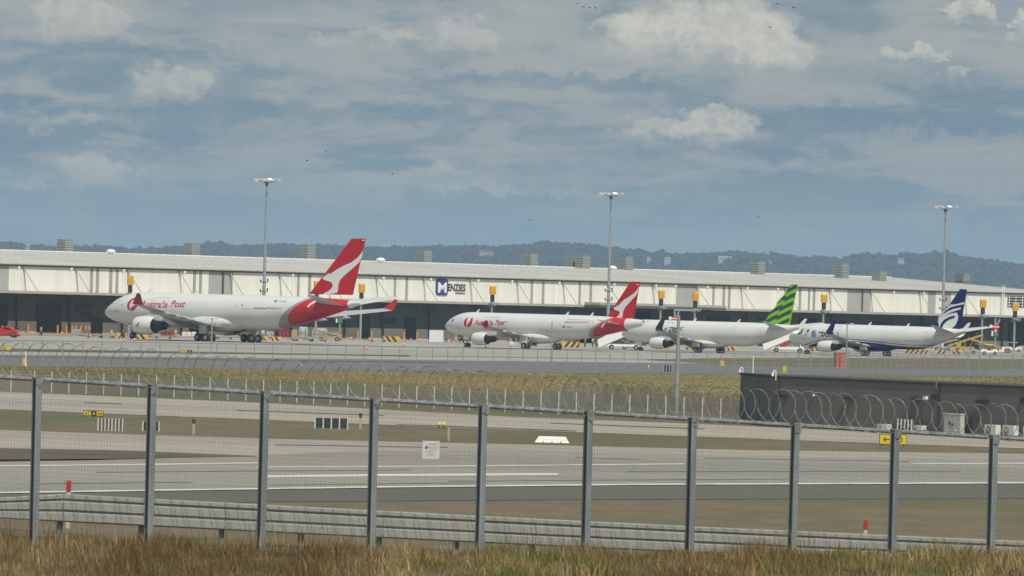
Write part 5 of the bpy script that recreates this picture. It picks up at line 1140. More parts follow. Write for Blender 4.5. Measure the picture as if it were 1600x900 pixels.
# white trapezoid barrier marker
g = G(862.5, 692); s = g.y / F; t = thing('concrete_marker', 'low white wedge shaped marker lying on the median grass', 'marker block', tuple(g))
wd, tp_, h = 27.5 * s, 21 * s, 10 * s
MB().loft([[(-wd, -.5, 0), (wd, -.5, 0), (wd, .5, 0), (-wd, .5, 0)], [(-tp_, -.2, h), (tp_, -.2, h), (tp_, .2, h), (-tp_, .2, h)]]).build('body', mat('white_block', (.78, .77, .73), .6, var=.08, scale=2), t)
for k in (-.5, 0, .5): MB().box(wd * k - .02, wd * k + .02, -.54, -.40, .02, h * .3).build('joint_strap', m_galvd, t)
# yellow utility boxes, orange cabinet, small things by the service road
def ubox(px, pb, wpx, hpx, label, m_, nm='utility_box', cat='utility box', base=False, group='yellow utility boxes along the service road'):
    g = G(px, pb); s = g.y / F; t = thing(nm, label, cat, tuple(g), R(18), group); w_, h = wpx * s / 2, hpx * s
    MB().box(-w_, w_, -w_ * .8, w_ * .8, .1, h).build('body', m_, t); MB().box(-w_ * 1.08, w_ * 1.08, -w_ * .9, w_ * .9, h, h + .08).build('lid', m_, t)
    MB().box(-w_ * .85, w_ * .85, -w_ * .8 - .03, -w_ * .8 - .002, .2, h - .15).build('door', m_, t); MB().box(-w_ * 1.3, w_ * 1.3, -w_, w_, 0, .098).build('plinth', m_plinth, t)
    return t
ubox(1127, 572, 7, 9, 'small yellow box by the service road under the striped tail airliner', m_yel2)
ubox(1225, 582.5, 7, 10, 'small yellow box right of the short white pole', m_yel2)
ubox(37, 571.5, 9, 11, 'yellow box at far left beside a short white pole', m_yel2)
oc = ubox(1313, 575.5, 17, 24, 'tall orange cabinet standing on the grass in front of the rightmost airliner', mat('faded_orange', (.62, .13, .045), .6, var=.12, scale=1.5), 'orange_cabinet', 'cabinet', group=None)
g = G(1043, 583); s = g.y / F; t = thing('generator_set', 'small dark generator on a frame behind the apron fence', 'generator', tuple(g))
MB().box(-7*s, 7*s, -.4, .4, .15, .95).build('body', m_blk, t)
for k in (-6.5, -2.5, 2.5, 6.5): MB().box(k*s - .06, k*s + .06, -.5, -.41, 0, 1.1).build('frame_post', m_pole, t)
# ================================================================== APRON EQUIPMENT
m_black = mat('equipment_black', (.03, .03, .03), .6); m_hy = mat('hazard_yellow', (.66, .38, .05), .6, var=.15, scale=1); m_vr = mat('vehicle_red', (.50, .018, .02), .3, coat=.4)
m_sw = mat('stair_white', (.82, .82, .80), .4); m_cone = mat('cone_red', (.70, .13, .10), .5); m_darkred = mat('container_red', (.20, .015, .02), .6); m_wrap = mat('wrap_film', (.45, .46, .45), .25, var=.3, scale=1.5)
m_skin = mat('skin', (.42, .26, .18), .6); m_hivis = mat('hi_vis_yellow', (.62, .72, .05), .6); m_hivo = mat('hi_vis_orange', (.80, .20, .04), .6); m_cloth = mat('dark_clothing', (.025, .03, .045), .85); m_pale = mat('pale_clothing', (.55, .55, .52), .8)
m_gse = mat('equipment_grey', (.36, .37, .36), .5, var=.15, scale=1); m_signg = mat('sign_green', (.02, .22, .12), .5); m_signr = mat('sign_red', (.60, .03, .03), .5)
def jit(): return rng.uniform(-.25, .25)
# hazard striped road blocks: yellow body with black slanting bars, one bar one part
def hazard(px, pb, wpx, label, hpx=8, lean=1, rz=0.0):
    g = G(px, pb); s = g.y / F; W_ = wpx * s; h = hpx * s; t = thing('hazard_barrier', label, 'barrier', tuple(g), rz, 'yellow and black striped barriers on the apron')
    MB().loft([[(-W_/2, -.35, 0), (W_/2, -.35, 0), (W_/2, .35, 0), (-W_/2, .35, 0)], [(-W_/2, -.22, h), (W_/2, -.22, h), (W_/2, .22, h), (-W_/2, .22, h)]]).build('body', m_hy, t)
    n_ = max(2, round(W_ / .95)); st = W_ / n_
    for k in range(n_):
        x = -W_/2 + st * (k + .15); dx = h * .75 * lean
        a = [(x, -.362, .01), (x + st * .5, -.362, .01), (x + st * .5 + dx, -.232, h), (x + dx, -.232, h)]
        a = [(min(W_/2, max(-W_/2, p[0])), p[1], p[2]) for p in a]
        if a[1][0] - a[0][0] > .1 or a[2][0] - a[3][0] > .1: MB().prism(a, (0, .02, 0)).build('black_bar', m_black, t)
for a in [(189,529,12,'short striped barrier left of the wide freighter nose wheel',9,1),(222,530.5,19,'striped barrier right of the wide freighter nose wheel',8,-1),(414,533,9,'narrow striped barrier beside the rear wheels of the wide freighter',7,-1),(432,533,16,'striped barrier under the red belly of the wide freighter',7,-1),
          (528,532,15,'striped barrier right of the yellow belt loader',6,1),(611,534.5,27,'striped barrier in front of the dark baggage tractor',9,-1),(755,538,11,'striped barrier just left of the second airliner engine',9,-1),(893,543,28,'wide striped barrier behind the second airliner wheels',9,1),
          (1030,546,12,'striped barrier left of the third airliner engine',6,1),(1080,547,18,'striped barrier between the third airliner engine and wheels',5,-1),(1144,548,16,'short striped barrier under the third airliner belly',6,-1),(1280,549,26,'striped barrier left of the fourth airliner engine',6,-1),
          (1431,552.5,38,'long striped barrier behind the fourth airliner wheels',6,1),(1470,553,16,'striped barrier under the navy belly near the tail',6,1),(1496,553.5,16,'striped barrier under the navy tail, rightmost of all',7,-1)]: hazard(*a)
# traffic cones
cn = None
for i, (px, pb, lb) in enumerate([(50,523,'red cone left of the hi-vis worker by the dock'),(96.5,523.5,'lone red cone in front of the dark dock door'),(136,526.5,'red cone at the left end of the low trolleys'),(141,528.5,'red cone nearest the low trolleys at left'),(193,534,'red cone left of the wide freighter nose wheel'),(210,534,'red cone right of the wide freighter nose wheel'),
    (548,531,'red cone, left of a pair right of the hydrant sign'),(552,531,'red cone, right of a pair right of the hydrant sign'),(577,532.5,'red cone at the left end of the dolly row'),(583,534,'red cone beside the striped barrier of the tractor'),(632,533.5,'red cone left of the middle dock door'),(642,533.5,'red cone in front of the middle dock door'),
    (656.5,534,'red cone right of the middle dock door'),(667.5,535,'red cone by the canopy post left of the white board'),(574.5,547,'red cone alone on the apron behind the far fence'),(631,541,'red cone alone on the apron left of the second airliner'),(758.5,545,'red cone under the second airliner nose'),(1013,577,'red cone alone by the small generator')]):
    if cn is None:
        cn = thing('traffic_cone', lb, 'traffic cone', tuple(G(px, pb)), 0, 'red traffic cones around the aircraft stands')
        MB().box(-.24, .24, -.24, .24, 0, .05).build('base', m_black, cn); MB().tube((0, 0, .052), (0, 0, .74), .15, .035, n=10).build('cone_body', m_cone, cn); MB().tube((0, 0, .34), (0, 0, .50), .115, .08, n=10).build('reflective_band', m_sw, cn)
    else: copy_thing(cn, tuple(G(px, pb)), 0, lb)
# workers
def person(px, pb, label, vest, legs=m_cloth, rz=0.0, bend=0.0, stride=.12):
    g = G(px, pb); t = thing('person', label, 'person', tuple(g), rz, 'ground crew around the aircraft')
    def skinned(name, pts, edges, rad, m_, lv=1):
        me = bpy.data.meshes.new(name); me.from_pydata(pts, edges, []); o = link(name, me, t); me.materials.append(m_)
        o.modifiers.new('skin', 'SKIN'); 
        for v, r_ in zip(me.skin_vertices[0].data, rad): v.radius = (r_, r_)
        me.skin_vertices[0].data[0].use_root = True
        o.modifiers.new('sub', 'SUBSURF').levels = lv; o.modifiers['sub'].render_levels = lv; return o
    b = bend; hip = (0, 0, .95); ch = (b * .5, 0, 1.35 - b * .12); nk = (b * .75, 0, 1.52 - b * .2); hd = (b * .95, 0, 1.68 - b * .25)
    pts = [hip, ch, nk, hd, (.02, .17, 1.43), (.08 + b, .24, 1.15), (.2 + b, .22, .92), (.02 + b * .5, -.17, 1.43), (-.04 + b, -.25, 1.15), (.06 + b, -.24, .9), (stride, .1, .5), (stride * 1.2, .1, .07), (stride * 1.2 + .14, .1, .04), (-stride, -.1, .5), (-stride * 1.5, -.1, .07), (-stride * 1.5 + .14, -.1, .04)]
    skinned('body', pts, [(0,1),(1,2),(2,3),(1,4),(4,5),(5,6),(1,7),(7,8),(8,9),(0,10),(10,11),(11,12),(0,13),(13,14),(14,15)], [.13,.15,.055,.105,.065,.05,.035,.065,.05,.035,.075,.05,.045,.075,.05,.045], m_skin)
    skinned('trousers', [hip, pts[10], pts[11], pts[13], pts[14]], [(0,1),(1,2),(0,3),(3,4)], [.155,.095,.07,.095,.07], legs)
    skinned('vest', [(0, 0, 1.0), ch, (nk[0], 0, 1.47 - b * .2), pts[4], (pts[5][0]*.6, .215, 1.28), pts[7], (pts[8][0]*.6, -.215, 1.28)], [(0,1),(1,2),(1,3),(3,4),(1,5),(5,6)], [.165,.185,.085,.085,.06,.085,.06], vest)
    MB().tube((hd[0], 0, hd[2] + .04), (hd[0], 0, hd[2] + .12), .115, .06, n=10).build('cap', legs if vest is not m_cloth else m_black, t)
for a in [(64,526,'worker in yellow hi-vis vest and dark trousers by the dock left of the nose',m_hivis,m_cloth,.3,0,.15),(28,526,'person in dark clothing standing at the right end of the red tractor',m_cloth,m_cloth,1.2,0,.1),(3,526.5,'worker in yellow vest in front of the red tractor at the left edge',m_hivis,m_pale,0,0,.1),
          (697,535.5,'person in black bending forward, left of the group by the second airliner nose',m_cloth,m_cloth,0,.25,.15),(705.5,535.5,'person in dark top and red trousers below the second airliner nose',m_cloth,m_vr,.6,.1,.12),(718.5,536,'person in dark clothes, right of the group by the second airliner nose',m_cloth,m_cloth,2.2,.15,.1),
          (724,537,'worker in pale yellow vest next to the second airliner nose wheel',m_hivis,m_cloth,.4,0,.1),(806,541,'worker in pale overalls, leftmost of three under the second airliner wing',m_pale,m_pale,.5,0,.1),(811,541.5,'worker in yellow vest, middle of three under the second airliner wing',m_hivis,m_pale,-.5,.1,.1),
          (817,542,'worker in white shirt, right of three under the second airliner wing',m_pale,m_cloth,.2,.25,.1),(914,543,'worker in orange vest behind the wide striped barrier',m_hivo,m_cloth,.4,0,.1),(926,543,'worker in yellow vest under the red tail of the second airliner',m_hivis,m_cloth,.9,0,.1),(932,543.5,'worker in dark clothes beside the foot of the first boarding stairs',m_cloth,m_cloth,1.9,0,.1)]: person(*a)
def wheelset(t, xs_, r_, y=.6, parent=None):
    for x in xs_:
        for sy in (-1, 1):
            w_ = MB().tube((x, sy * y - .1, r_), (x, sy * y + .1, r_), r_, n=14).build('wheel', m_tyre, t); MB().tube((x, sy * (y + .11), r_), (x, sy * (y + .103), r_), r_ * .5, n=10).build('hub', m_gear, w_)
# red tractor
g = G(10, 527.5); s = g.y / F
t = thing('aircraft_tractor', 'red pushback tractor at the left edge near the dock', 'tractor', tuple(g), R(-6))
body = [(-2.6, .5), (-2.5, 1.0), (-1.2, 1.25), (-.4, 1.75), (.6, 1.75), (1.1, 1.35), (1.7, 1.2), (1.95, .9), (1.95, .45), (-2.6, .45)]
MB().prism([(x, -.95, z) for x, z in body], (0, 1.9, 0)).build('body', m_vr, t)
MB().prism([(x, -.97, z) for x, z in [(-.35, 1.3), (-.25, 1.62), (.5, 1.62), (.85, 1.3)]], (0, .018, 0)).build('side_window', m_glass, t)
MB().box(-2.7, 2.05, -1.0, 1.0, .28, .449).build('bumper', m_black, t); wheelset(t, (-1.7, 1.2), .42, .85)
for x in (1.96,): MB().box(x, x + .03, -.8, -.5, .7, .85).build('headlight', m_lens, t); MB().box(x, x + .03, .5, .8, .7, .85).build('headlight', m_lens, t)
MB().tube((.1, 0, 1.751), (.1, 0, 1.9), .09, n=8).build('beacon', m_hy, t)
# low dollies
def dolly(px, pb, L_, label, load=None, rz=0.0, lh=1.2):
    g = G(px, pb); t = thing('cargo_dolly', label, 'dolly', tuple(g), rz, 'low cargo dollies on the apron')
    MB().box(-L_/2, L_/2, -1.1, 1.1, .42, .52).build('deck', m_gse, t); 
    for k in range(int(L_ / .6)): MB().tube((-L_/2 + .3 + k*.6, -1.1, .57), (-L_/2 + .3 + k*.6, 1.1, .57), .045, n=6).build('roller', m_gear, t)
    MB().box(-L_/2 - 1.1, -L_/2, -.06, .06, .3, .4).build('tow_bar', m_black, t); wheelset(t, (-L_*.32, L_*.32), .2, .9)
    for x in (-L_/2, L_/2 - .08): MB().box(x, x + .08, -1.12, 1.12, .521, .8).build('end_stop', m_hy, t)
for a in [(148,528,3.4,'empty low dolly left of the wide freighter nose wheel'),(166,528.5,3.2,'empty dolly just left of the short striped barrier'),(448,533,3.6,'empty dolly under the dark red container'),(474,533.5,3.6,'empty dolly below the wrapped pallets'),(498,534,3.4,'empty dolly left of the belt loader foot'),(590,534.5,3.2,'empty dolly left of the dark baggage tractor'),(255,529.5,3.6,'low dolly under the near engine of the wide freighter'),(350,530.5,3.4,'low dolly behind the near main wheels of the wide freighter')]: dolly(*a)
def block(nm, cat, label, px, pb, wpx, hpx, dm, m_, rz=0.0, group=None, style='uld'):
    g = G(px, pb); s = g.y / F; w_, h = wpx * s, hpx * s; t = thing(nm, label, cat, tuple(g), rz, group)
    if style == 'uld':
        MB().prism([(-w_/2, -dm/2, .12), (w_/2, -dm/2, .12), (w_/2, -dm/2, h * .8), (w_/2 - w_*.12, -dm/2, h), (-w_/2 + w_ * .12, -dm/2, h), (-w_/2, -dm/2, h * .8)], (0, dm, 0)).build('shell', m_, t)
        MB().box(-w_/2, w_/2, -dm/2, dm/2, 0, .11).build('base_plate', m_gear, t)
        for k in (-.3, 0, .3): MB().box(w_ * k - .03, w_ * k + .03, -dm/2 - .03, -dm/2 - .002, .15, h * .78).build('door_rib', m_gear, t)
    elif style == 'pallet':
        vs = []; rings = []
        for z, f in ((.15, 1), (h * .3, .98), (h * .6, 1.02), (h * .85, .93), (h, .8)):
            rings.append([(f * w_/2 * cx * rng.uniform(.93, 1.05), f * dm/2 * cy * rng.uniform(.95, 1.05), z * rng.uniform(.97, 1.02)) for cx, cy in ((-1,-1),(-.3,-1.04),(.4,-1),(1,-1),(1.03,0),(1,1),(0,1),(-1,1),(-1.02,0))])
        MB().loft(rings).build('wrapped_load', m_, t); MB().box(-w_/2, w_/2, -dm/2, dm/2, 0, .14).build('pallet_base', mat('pallet_wood', (.35, .24, .13), .8), t)
        for k in (-.25, .25): MB().beam((w_*k, -dm/2*1.07, .15), (w_*k, -dm/2*1.06, h*.86), .06, .02, (0, 1, 0)).build('strap', m_black, t)
    return t
block('freight_container', 'container', 'dark red freight container under the red belly of the wide freighter', 444, 527.5, 20, 15, 2.2, m_darkred)
block('freight_container', 'container', 'tan freight container right of the dark red one', 460, 528, 9, 13, 2, mat('container_tan', (.50, .36, .20), .6))
block('wrapped_pallet', 'cargo pallet', 'tall film wrapped cargo pallet left of the belt loader', 474, 528.5, 14, 18, 2.2, m_wrap, style='pallet', group='wrapped cargo stacks')
block('wrapped_pallet', 'cargo pallet', 'wide film wrapped cargo pallet behind the belt loader', 500, 529, 24, 16, 2.4, m_wrap, style='pallet', group='wrapped cargo stacks')
block('wrapped_pallet', 'cargo pallet', 'small grey wrapped pallet left of the dark red container', 422, 528, 12, 10, 2, m_wrap, style='pallet', group='wrapped cargo stacks')
for px, lb in ((288, 'white cargo box, leftmost of three by the near main wheels'), (295.5, 'white cargo box, middle of three by the near main wheels'), (303, 'white cargo box, rightmost of three by the near main wheels')): block('cargo_box', 'cargo box', lb, px, 526.5, 6.5, 8, 1.4, m_sw, group='white cargo boxes')
block('freight_container', 'container', 'dark red machine behind the near engine exhaust of the wide freighter', 262, 527, 22, 9, 1.8, m_darkred)
block('cargo_box', 'cargo box', 'grey box standing right of the white board by the nose crew', 712.5, 535.5, 6, 9, 1.2, m_gse)
for px, lb in ((1042, 'short yellow and white crate left of the third airliner engine'), ): block('cargo_box', 'cargo box', lb, px, 546, 12, 7, 1.4, m_hy)
for a in [('grey stack of cargo at the far right behind the white cart', 1596, 549, 10, 9, m_gse), ('white van shaped box beside the red and green sign at right', 1566, 551, 12, 9, m_sw), ('pale crate under the navy tail beside the belt loader', 1488, 551, 9, 8, m_gse), ('dark crate behind the wheels of the fourth airliner', 1340, 549, 12, 7, m_black),
          ('rusty red crate at the far right by the warehouse', 1574, 553, 9, 9, mat('crate_rust', (.32, .12, .08), .8, var=.3)), ('small white box under the wing of the second airliner', 800, 540, 6, 6, m_sw), ('grey crate at the left dock beside the dark door', 119, 523, 14, 9, m_gse), ('blue grey crate between the dock doors at left', 135, 523, 10, 7, mat('crate_blue', (.10, .14, .20), .7))]:
    block('freight_crate', 'crate', a[0], a[1], a[2], a[3], a[4], 1.6, a[5], group='loose crates along the dock')
# plain white board
g = G(681.5, 535); s = g.y / F; t = thing('white_board', 'big plain white square panel left of the second airliner nose', 'panel', tuple(g))
MB().box(-11*s, 11*s, -.06, .06, .1, 19*s).build('panel', mat('board_white', (.70, .70, .74), .5), t)
for k in (-10, 0, 10): MB().box(k*s - .05, k*s + .05, .062, .5, 0, .12).build('foot', m_gse, t); MB().box(k*s - .04, k*s + .04, .062, .12, .12, 18*s).build('brace', m_gse, t)
# belt loader and baggage tractor
def belt_loader(px, pb, label, colr, L_=7, up_=2.6, rz=0.0):
    g = G(px, pb); t = thing('belt_loader', label, 'belt loader', tuple(g), rz, 'belt loaders and cargo lifts')
    MB().box(-2.4, 1.8, -.8, .8, .4, .95).build('chassis', colr, t); b_ = MB().beam((-L_/2, 0, .9), (L_/2, 0, up_), 1.0, .25).build('belt', m_black, t)
    for sy in (-.56, .56): MB().beam((-L_/2, sy, 1.0), (L_/2, sy, up_ + .1), .08, .35).build('side_rail', colr, t)
    MB().box(-1.8, -.9, -.75, -.1, .951, 1.7).build('cab', colr, t); MB().beam((.8, 0, .9), (1.9, 0, up_ - .7), .12, .12).build('lift_arm', m_gear, t); wheelset(t, (-1.6, 1.1), .36, .8)
    for k in range(4): MB().beam((-L_/2 + .5 + k*L_/4, -.66, 1.1 + (up_-.9)*(.07 + k/4)), (-L_/2 + .5 + k*L_/4, -.66, 1.9 + (up_-.9)*(.07 + k/4)), .05, .05, (1,0,0)).build('rail_post', m_hy, t)
belt_loader(512, 533, 'yellow and orange belt loader below the tail of the wide freighter', mat('loader_tan', (.42, .33, .17), .7, var=.25, scale=1.5), 5, 1.9, R(180))
belt_loader(1508, 549, 'yellow cargo lift with railings behind the navy tail', mat('loader_ochre', (.50, .36, .07), .7, var=.2, scale=1.5), 7.0, 3.3); belt_loader(1541, 551, 'yellow belt loader right of the navy tail', MATS['loader_ochre'], 6, 2.4, R(160)); belt_loader(1476, 548, 'pale belt loader under the navy tail', m_gse, 5, 2.2)
def tractor(px, pb, label, colr, rz=0.0, nm='baggage_tractor', cat='baggage tractor'):
    g = G(px, pb); t = thing(nm, label, cat, tuple(g), rz)
    MB().prism([(x, -.7, z) for x, z in [(-1.6, .35), (-1.6, 1.0), (-.6, 1.05), (-.5, .85), (.5, .85), (.6, 1.1), (1.5, 1.0), (1.6, .35)]], (0, 1.4, 0)).build('body', colr, t)
    MB().box(-.9, .75, -.7, .7, 1.9, 1.98).build('roof', colr, t)
    for x in (-.85, .6): 
        for y in (-.66, .6): MB().box(x, x + .07, y, y + .06, .86, 1.899).build('pillar', m_black, t)
    MB().box(-.4, .2, -.4, .4, .86, 1.3).build('seat', m_black, t); wheelset(t, (-1.0, 1.0), .34, .66)
tractor(602, 530, 'dark baggage tractor behind the striped barrier, left one', m_black); tractor(614, 530, 'dark baggage tractor behind the striped barrier, right one', m_gse)
tractor(1546, 554.5, 'white ground power tractor right of the navy tail', m_sw, nm='power_tractor', cat='tractor'); tractor(1584, 550, 'white pickup cart at the far right by the warehouse', m_sw, nm='service_cart', cat='cart'); tractor(1529, 553.5, 'grey tug left of the white tractor at far right', m_gse, nm='aircraft_tug', cat='tug')
tractor(985, 546, 'dark tug hidden behind the first boarding stairs', m_black, nm='aircraft_tug', cat='tug')
block('cargo_box', 'cargo box', 'square grey steel box right of the striped barriers under the navy tail', 1511, 554.5, 9, 9, 1.4, m_gse)
# generator under the wing, with orange body
g = G(833.5, 541); t = thing('power_unit', 'tall orange ground power unit beside the second airliner main wheels', 'power unit', tuple(g))
MB().box(-.5, .5, -.6, .6, .3, 1.3).build('body', m_hivo, t); MB().prism([(-.3, -.3, 1.301), (.3, -.3, 1.301), (.3, .3, 1.301), (-.3, .3, 1.301)], (.1, 0, .9)).build('mast', m_hivo, t); wheelset(t, (-.35, .35), .25, .5)
for px, pb, lb in ((174, 528, 'thin yellow bollard left of the wide freighter nose wheel'), (274, 527, 'orange bollard post behind the near engine')):
    g = G(px, pb); t = thing('safety_bollard', lb, 'bollard', tuple(g)); MB().tube((0, 0, 0), (0, 0, 1.35), .2, n=10).build('post', m_hy if px < 200 else m_org, t); MB().tube((0, 0, 0), (0, 0, .12), .3, n=10).build('base', m_black, t); MB().tube((0, 0, .9), (0, 0, 1.05), .212, n=10).build('reflective_band', m_sw, t)
# covered boarding stairs
def stairs(px, pb, label, accent=None):
    g = G(px, pb); s = g.y / F; t = thing('boarding_stairs', label, 'boarding stairs', tuple(g), 0, 'white covered boarding stairs')
    x0, x1, zt = -3.5, 2.4, 3.1                       # foot to platform
    MB().box(-2.2, 3.8, -1.0, 1.0, .55, .95).build('chassis', m_sw, t)
    MB().box(2.9, 4.1, -1.0, 1.0, .951, 1.5).build('cab', m_sw, t); MB().box(3.1, 4.13, -1.02, 1.02, 1.15, 1.42).build('windscreen', m_glass, t)
    wheelset(t, (-1.3, 2.9), .42, .9)
    mb = MB().prism([(x0, -1.15, .25), (x0 - .25, -1.15, 1.5), (x1 - 1.0, -1.15, zt + 1.5), (x1 + .2, -1.15, zt + 1.5), (x1 + .2, -1.15, zt - .05)], (0, .08, 0)); mb.build('side_panel', m_sw, t)
    mb = MB().prism([(x0, 1.07, .25), (x0 - .25, 1.07, 1.5), (x1 - 1.0, 1.07, zt + 1.5), (x1 + .2, 1.07, zt + 1.5), (x1 + .2, 1.07, zt - .05)], (0, .08, 0)); mb.build('side_panel', m_sw, t)
    for k in range(6):      # folded canopy hoops
        t0 = k / 6; xa = x0 + (x1 - x0) * t0; za = 1.52 + (zt - .1) * t0 * 1.0
        MB().prism([(xa - .15, -1.12, za), (xa + .86, -1.12, za + .50), (xa + .9, -1.12, za + .66), (xa - .1, -1.12, za + .13)], (0, 2.24, 0)).build('canopy_panel', m_sw, t)
    for k in range(14):
        xa = x0 + .15 + k * .36; za = .3 + k * .2; MB().box(xa, xa + .36, -1.05, 1.05, za, za + .08).build('step', m_gear, t)
    MB().box(x1 + .2, x1 + 1.9, -1.15, 1.15, zt - .15, zt).build('platform', m_sw, t); MB().box(x1 + .2, x1 + 1.9, -1.17, -1.1, zt + .0015, zt + 1.15).build('platform_panel', m_sw, t)
    MB().box(x1 + 1.55, x1 + 1.85, -1.2, -1.171, zt + .9, zt + 1.9).build('bumper', m_black, t)
    for a, b in (((-1.8, .95), (.8, zt - .9)), ((2.6, .95), (x1 + .4, zt - .2)), ((1.0, .95), (2.6, zt - .2)), ((2.6, .95), (-.2, 1.8))):
        for y in (-.8, .8): MB().beam((a[0], y, a[1]), (b[0], y, b[1]), .12, .12).build('strut', m_gear, t)
    if accent: MB().prism([(-1.0, -1.02, .96), (.3, -1.02, 1.0), (1.4, -1.02, 2.0), (.2, -1.02, 1.7)], (0, .1, 0)).build('wheel_arch', accent, t)
    return t
stairs(967, 546.2, 'white covered boarding stairs at the nose of the third airliner'); stairs(1224, 550.5, 'white covered boarding stairs with red panel at the nose of the fourth airliner', m_vr)
# stand guidance displays on poles
m_box = mat('display_yellow', (.80, .43, .02), .5, var=.05); m_boxg = mat('display_grey', (.30, .31, .32), .5, .2)
def stand_display(px, pyt, pyb, label, back=22.0):
    pl = WP + WN * back; p = onplane(px, pyb, pl, WN); s = p.y / F; top = onplane(px, pyt, pl, WN).z; w_ = 4.7 * s
    t = thing('stand_display', label, 'docking display', (p.x, p.y, 0), R(20), 'yellow docking displays on poles')
    H = top; MB().tube((0, .3, 0), (0, .3, H - .2), .24, .2, n=10).build('pole', m_pole, t, smooth=True)
    MB().box(-w_, w_, -.3, .28, H - 1.55, H).build('display_box', m_box, t); MB().box(-w_ * .75, w_ * .75, -.34, -.302, H - 1.35, H - .25).build('display_face', mat('display_face', (.62, .33, .02), .4), t)
    MB().box(-w_ * .72, w_ * .5, -.25, .25, H - 2.9, H - 1.57).build('signal_box', m_black, t); MB().box(-w_ * .9, w_ * .7, -.4, .6, H - 3.35, H - 3.0).build('bracket', m_boxg, t)
    MB().tube((.2, -.5, H - 3.6), (.75, -.9, H - 3.25), .2, .26, n=10).build('camera', m_boxg, t)
    MB().tube((-.4, .3, H - 4.0), (-.4, .3, H - 3.3), .12, n=8).build('camera', m_boxg, t)
for a in [(202,431,520,'yellow docking display above the nose of the wide freighter'),(493.5,439,528,'yellow docking display just left of the wide freighter fin'),(563.5,443.5,530,'yellow docking display right of the wide freighter fin'),(768,447,535,'yellow docking display above the forward body of the second airliner'),(1031.5,453.5,542,'yellow docking display above the nose of the third airliner, left of a pair'),
          (1085,457,543,'yellow docking display above the third airliner, right of a pair'),(1286,460,546,'yellow docking display above the nose of the fourth airliner'),(1534.5,468,547,'yellow docking display right of the navy tail'),(1585,473.5,548,'yellow docking display nearest the right edge')]: stand_display(*a)
# stand number signs
def stand_sign(px, pyt, label, num, green=True, arm=True):
    pl = WP + WN * 27; p = onplane(px, 540, pl, WN); s = p.y / F; H = onplane(px, pyt, pl, WN).z
    t = thing('stand_sign', label, 'stand sign', (p.x, p.y, 0), 0, 'red and white stand signs')
    MB().tube((0, .2, 0), (0, .2, H), .16, n=8).build('pole', m_pole, t)
    MB().box(-5.5*s, 5.5*s, -.12, .04, H - 5*s, H).build('top_board', m_signr, t); MB().box(-5.6*s, 5.6*s, -.14, -.122, H - 3.3*s, H - 1.9*s).build('white_stripe', m_sw, t); MB().box(-9.5*s, -5.6*s, -.12, .04, H - 4.6*s, H + .3*s).build('side_board', m_sw, t)
    if green:
        b_ = MB().box(-3.2*s, 3.6*s, -.12, .04, H - 11.5*s, H - 5.3*s).build('number_board', m_signr, t)
        me = text_mesh(num, 5.2*s, 0, .03)
        for v in me.vertices: v.co = (v.co.x - 1.4*s, -.135, H - 10.6*s + v.co.y)
        me.materials.append(m_sw); link('lettering', me, b_)
        MB().box(-3.4*s, 4.2*s, -.12, .04, H - 17.5*s, H - 11.7*s).build('green_board', m_signg, t); MB().box(-6.2*s, -4.0*s, -.12, .04, H - 17*s, H - 9*s).build('side_light', m_sw, t)
    if arm:
        MB().beam((-.6*s, .2, H), (-.6*s, .2, H + 11*s), .3, .3, (0, 1, 0)).build('upright', m_pole, t); MB().beam((2*s, .2, H), (6.5*s, .2, H + 9.5*s), .28, .28, (0, 1, 0)).build('brace', m_pole, t)
    return t, s, H
stand_sign(530, 487, 'red and green stand sign below the wide freighter tail', '1', True, False); t, s, H = stand_sign(1053.5, 495, 'red and white stand sign above the third airliner roof', '3', False, True)
MB().beam((-2*s, .2, H + 11*s), (32*s, .2, H + 11*s), .35, .35).build('gantry_arm', m_pole, t)
stand_sign(1555, 508, 'red and green stand sign at the right behind the navy tail', '5', True, True)
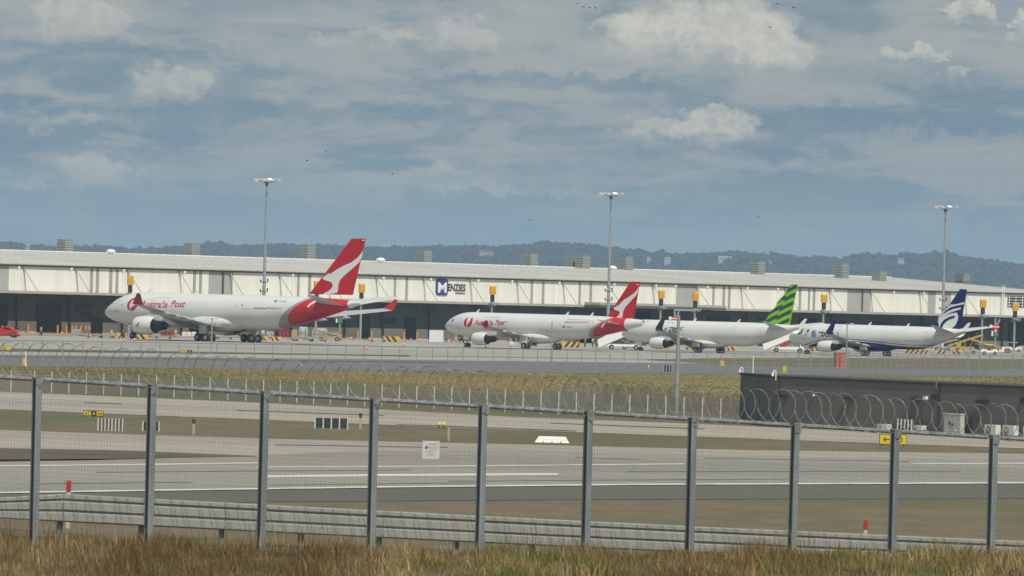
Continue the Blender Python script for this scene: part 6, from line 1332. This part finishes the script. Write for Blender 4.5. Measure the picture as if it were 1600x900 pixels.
# raised loading platforms at the canopy edge
for x0, x1, y, lb in ((938, 1136, 470, ''), ):
    ua, z = WU(939, 473.5, 9); ub, _ = WU(1136, 481, 9)
    MB().box(ua, ub, -8.8, -4.8, z - .35, z + .12).build('raised_canopy', m_can, ware); MB().box(ua, ub, -8.78, -4.82, z - .8, z - .36).build('canopy_beam', m_gut, ware)
# birds
m_bird = mat('bird_dark', (.03, .03, .03), .8); bd0 = None
for i, (px, py, lb) in enumerate([(903,6,'tiny bird, leftmost of four in a row at the top centre'),(912,11,'tiny bird, second of four in a row at the top centre'),(921,12,'tiny bird, third of four in a row at the top centre'),(930,12.5,'tiny bird, rightmost of four in a row at the top centre'),(1215,6,'tiny bird at the top edge above the bright cloud'),(1240,12,'tiny bird right of the bright top cloud'),
        (1203,43,'dark bird in front of the bright cloud at upper right'),(480,251,'tiny bird right of the left floodlight mast'),(509,236,'tiny bird higher, right of the left floodlight mast'),(613,272,'dark bird in open sky between the first two masts'),(827,344,'bird low in the sky left of the middle mast'),(1185,340,'bird low in the sky between the second and third masts'),(1074,73,'tiny bird inside the bright cloud at the top')]):
    p = atY(px, py, 900); r_ = rng.uniform(0, 6.28)
    if bd0 is None:
        bd0 = thing('bird', lb, 'bird', tuple(p), r_, 'small dark birds in the sky')
        MB().loft([[(x, rr * math.cos(t), rr * math.sin(t)) for t in np.linspace(0, 2*math.pi, 9)[:-1]] for x, rr in ((-.18, .005), (-.12, .035), (0, .05), (.09, .035), (.13, .03), (.17, .005))]).build('body', m_bird, bd0, smooth=True)
        for sy in (-1, 1): MB().prism([(.06, sy*.03, .02), (.05, sy*.17, .10), (-.05, sy*.33, .05), (-.04, sy*.15, .085), (-.05, sy*.03, .02)], (0, 0, .012)).build('wing', m_bird, bd0)
    else: copy_thing(bd0, tuple(p), r_, lb)
# ================================================================== HAZE
m = bpy.data.materials.new('haze'); m.use_nodes = True; n = NT(m.node_tree); n.n.clear()
pv = n.new('ShaderNodeVolumePrincipled', {'Density': HAZE, 'Color': (*HAZE_C, 1)}); mo = n.new('ShaderNodeOutputMaterial'); n.l.new(pv.outputs[0], mo.inputs['Volume'])
MB().box(-3200, 3200, -300, 16600, -7, 175).build('haze', m, None, kind='stuff')
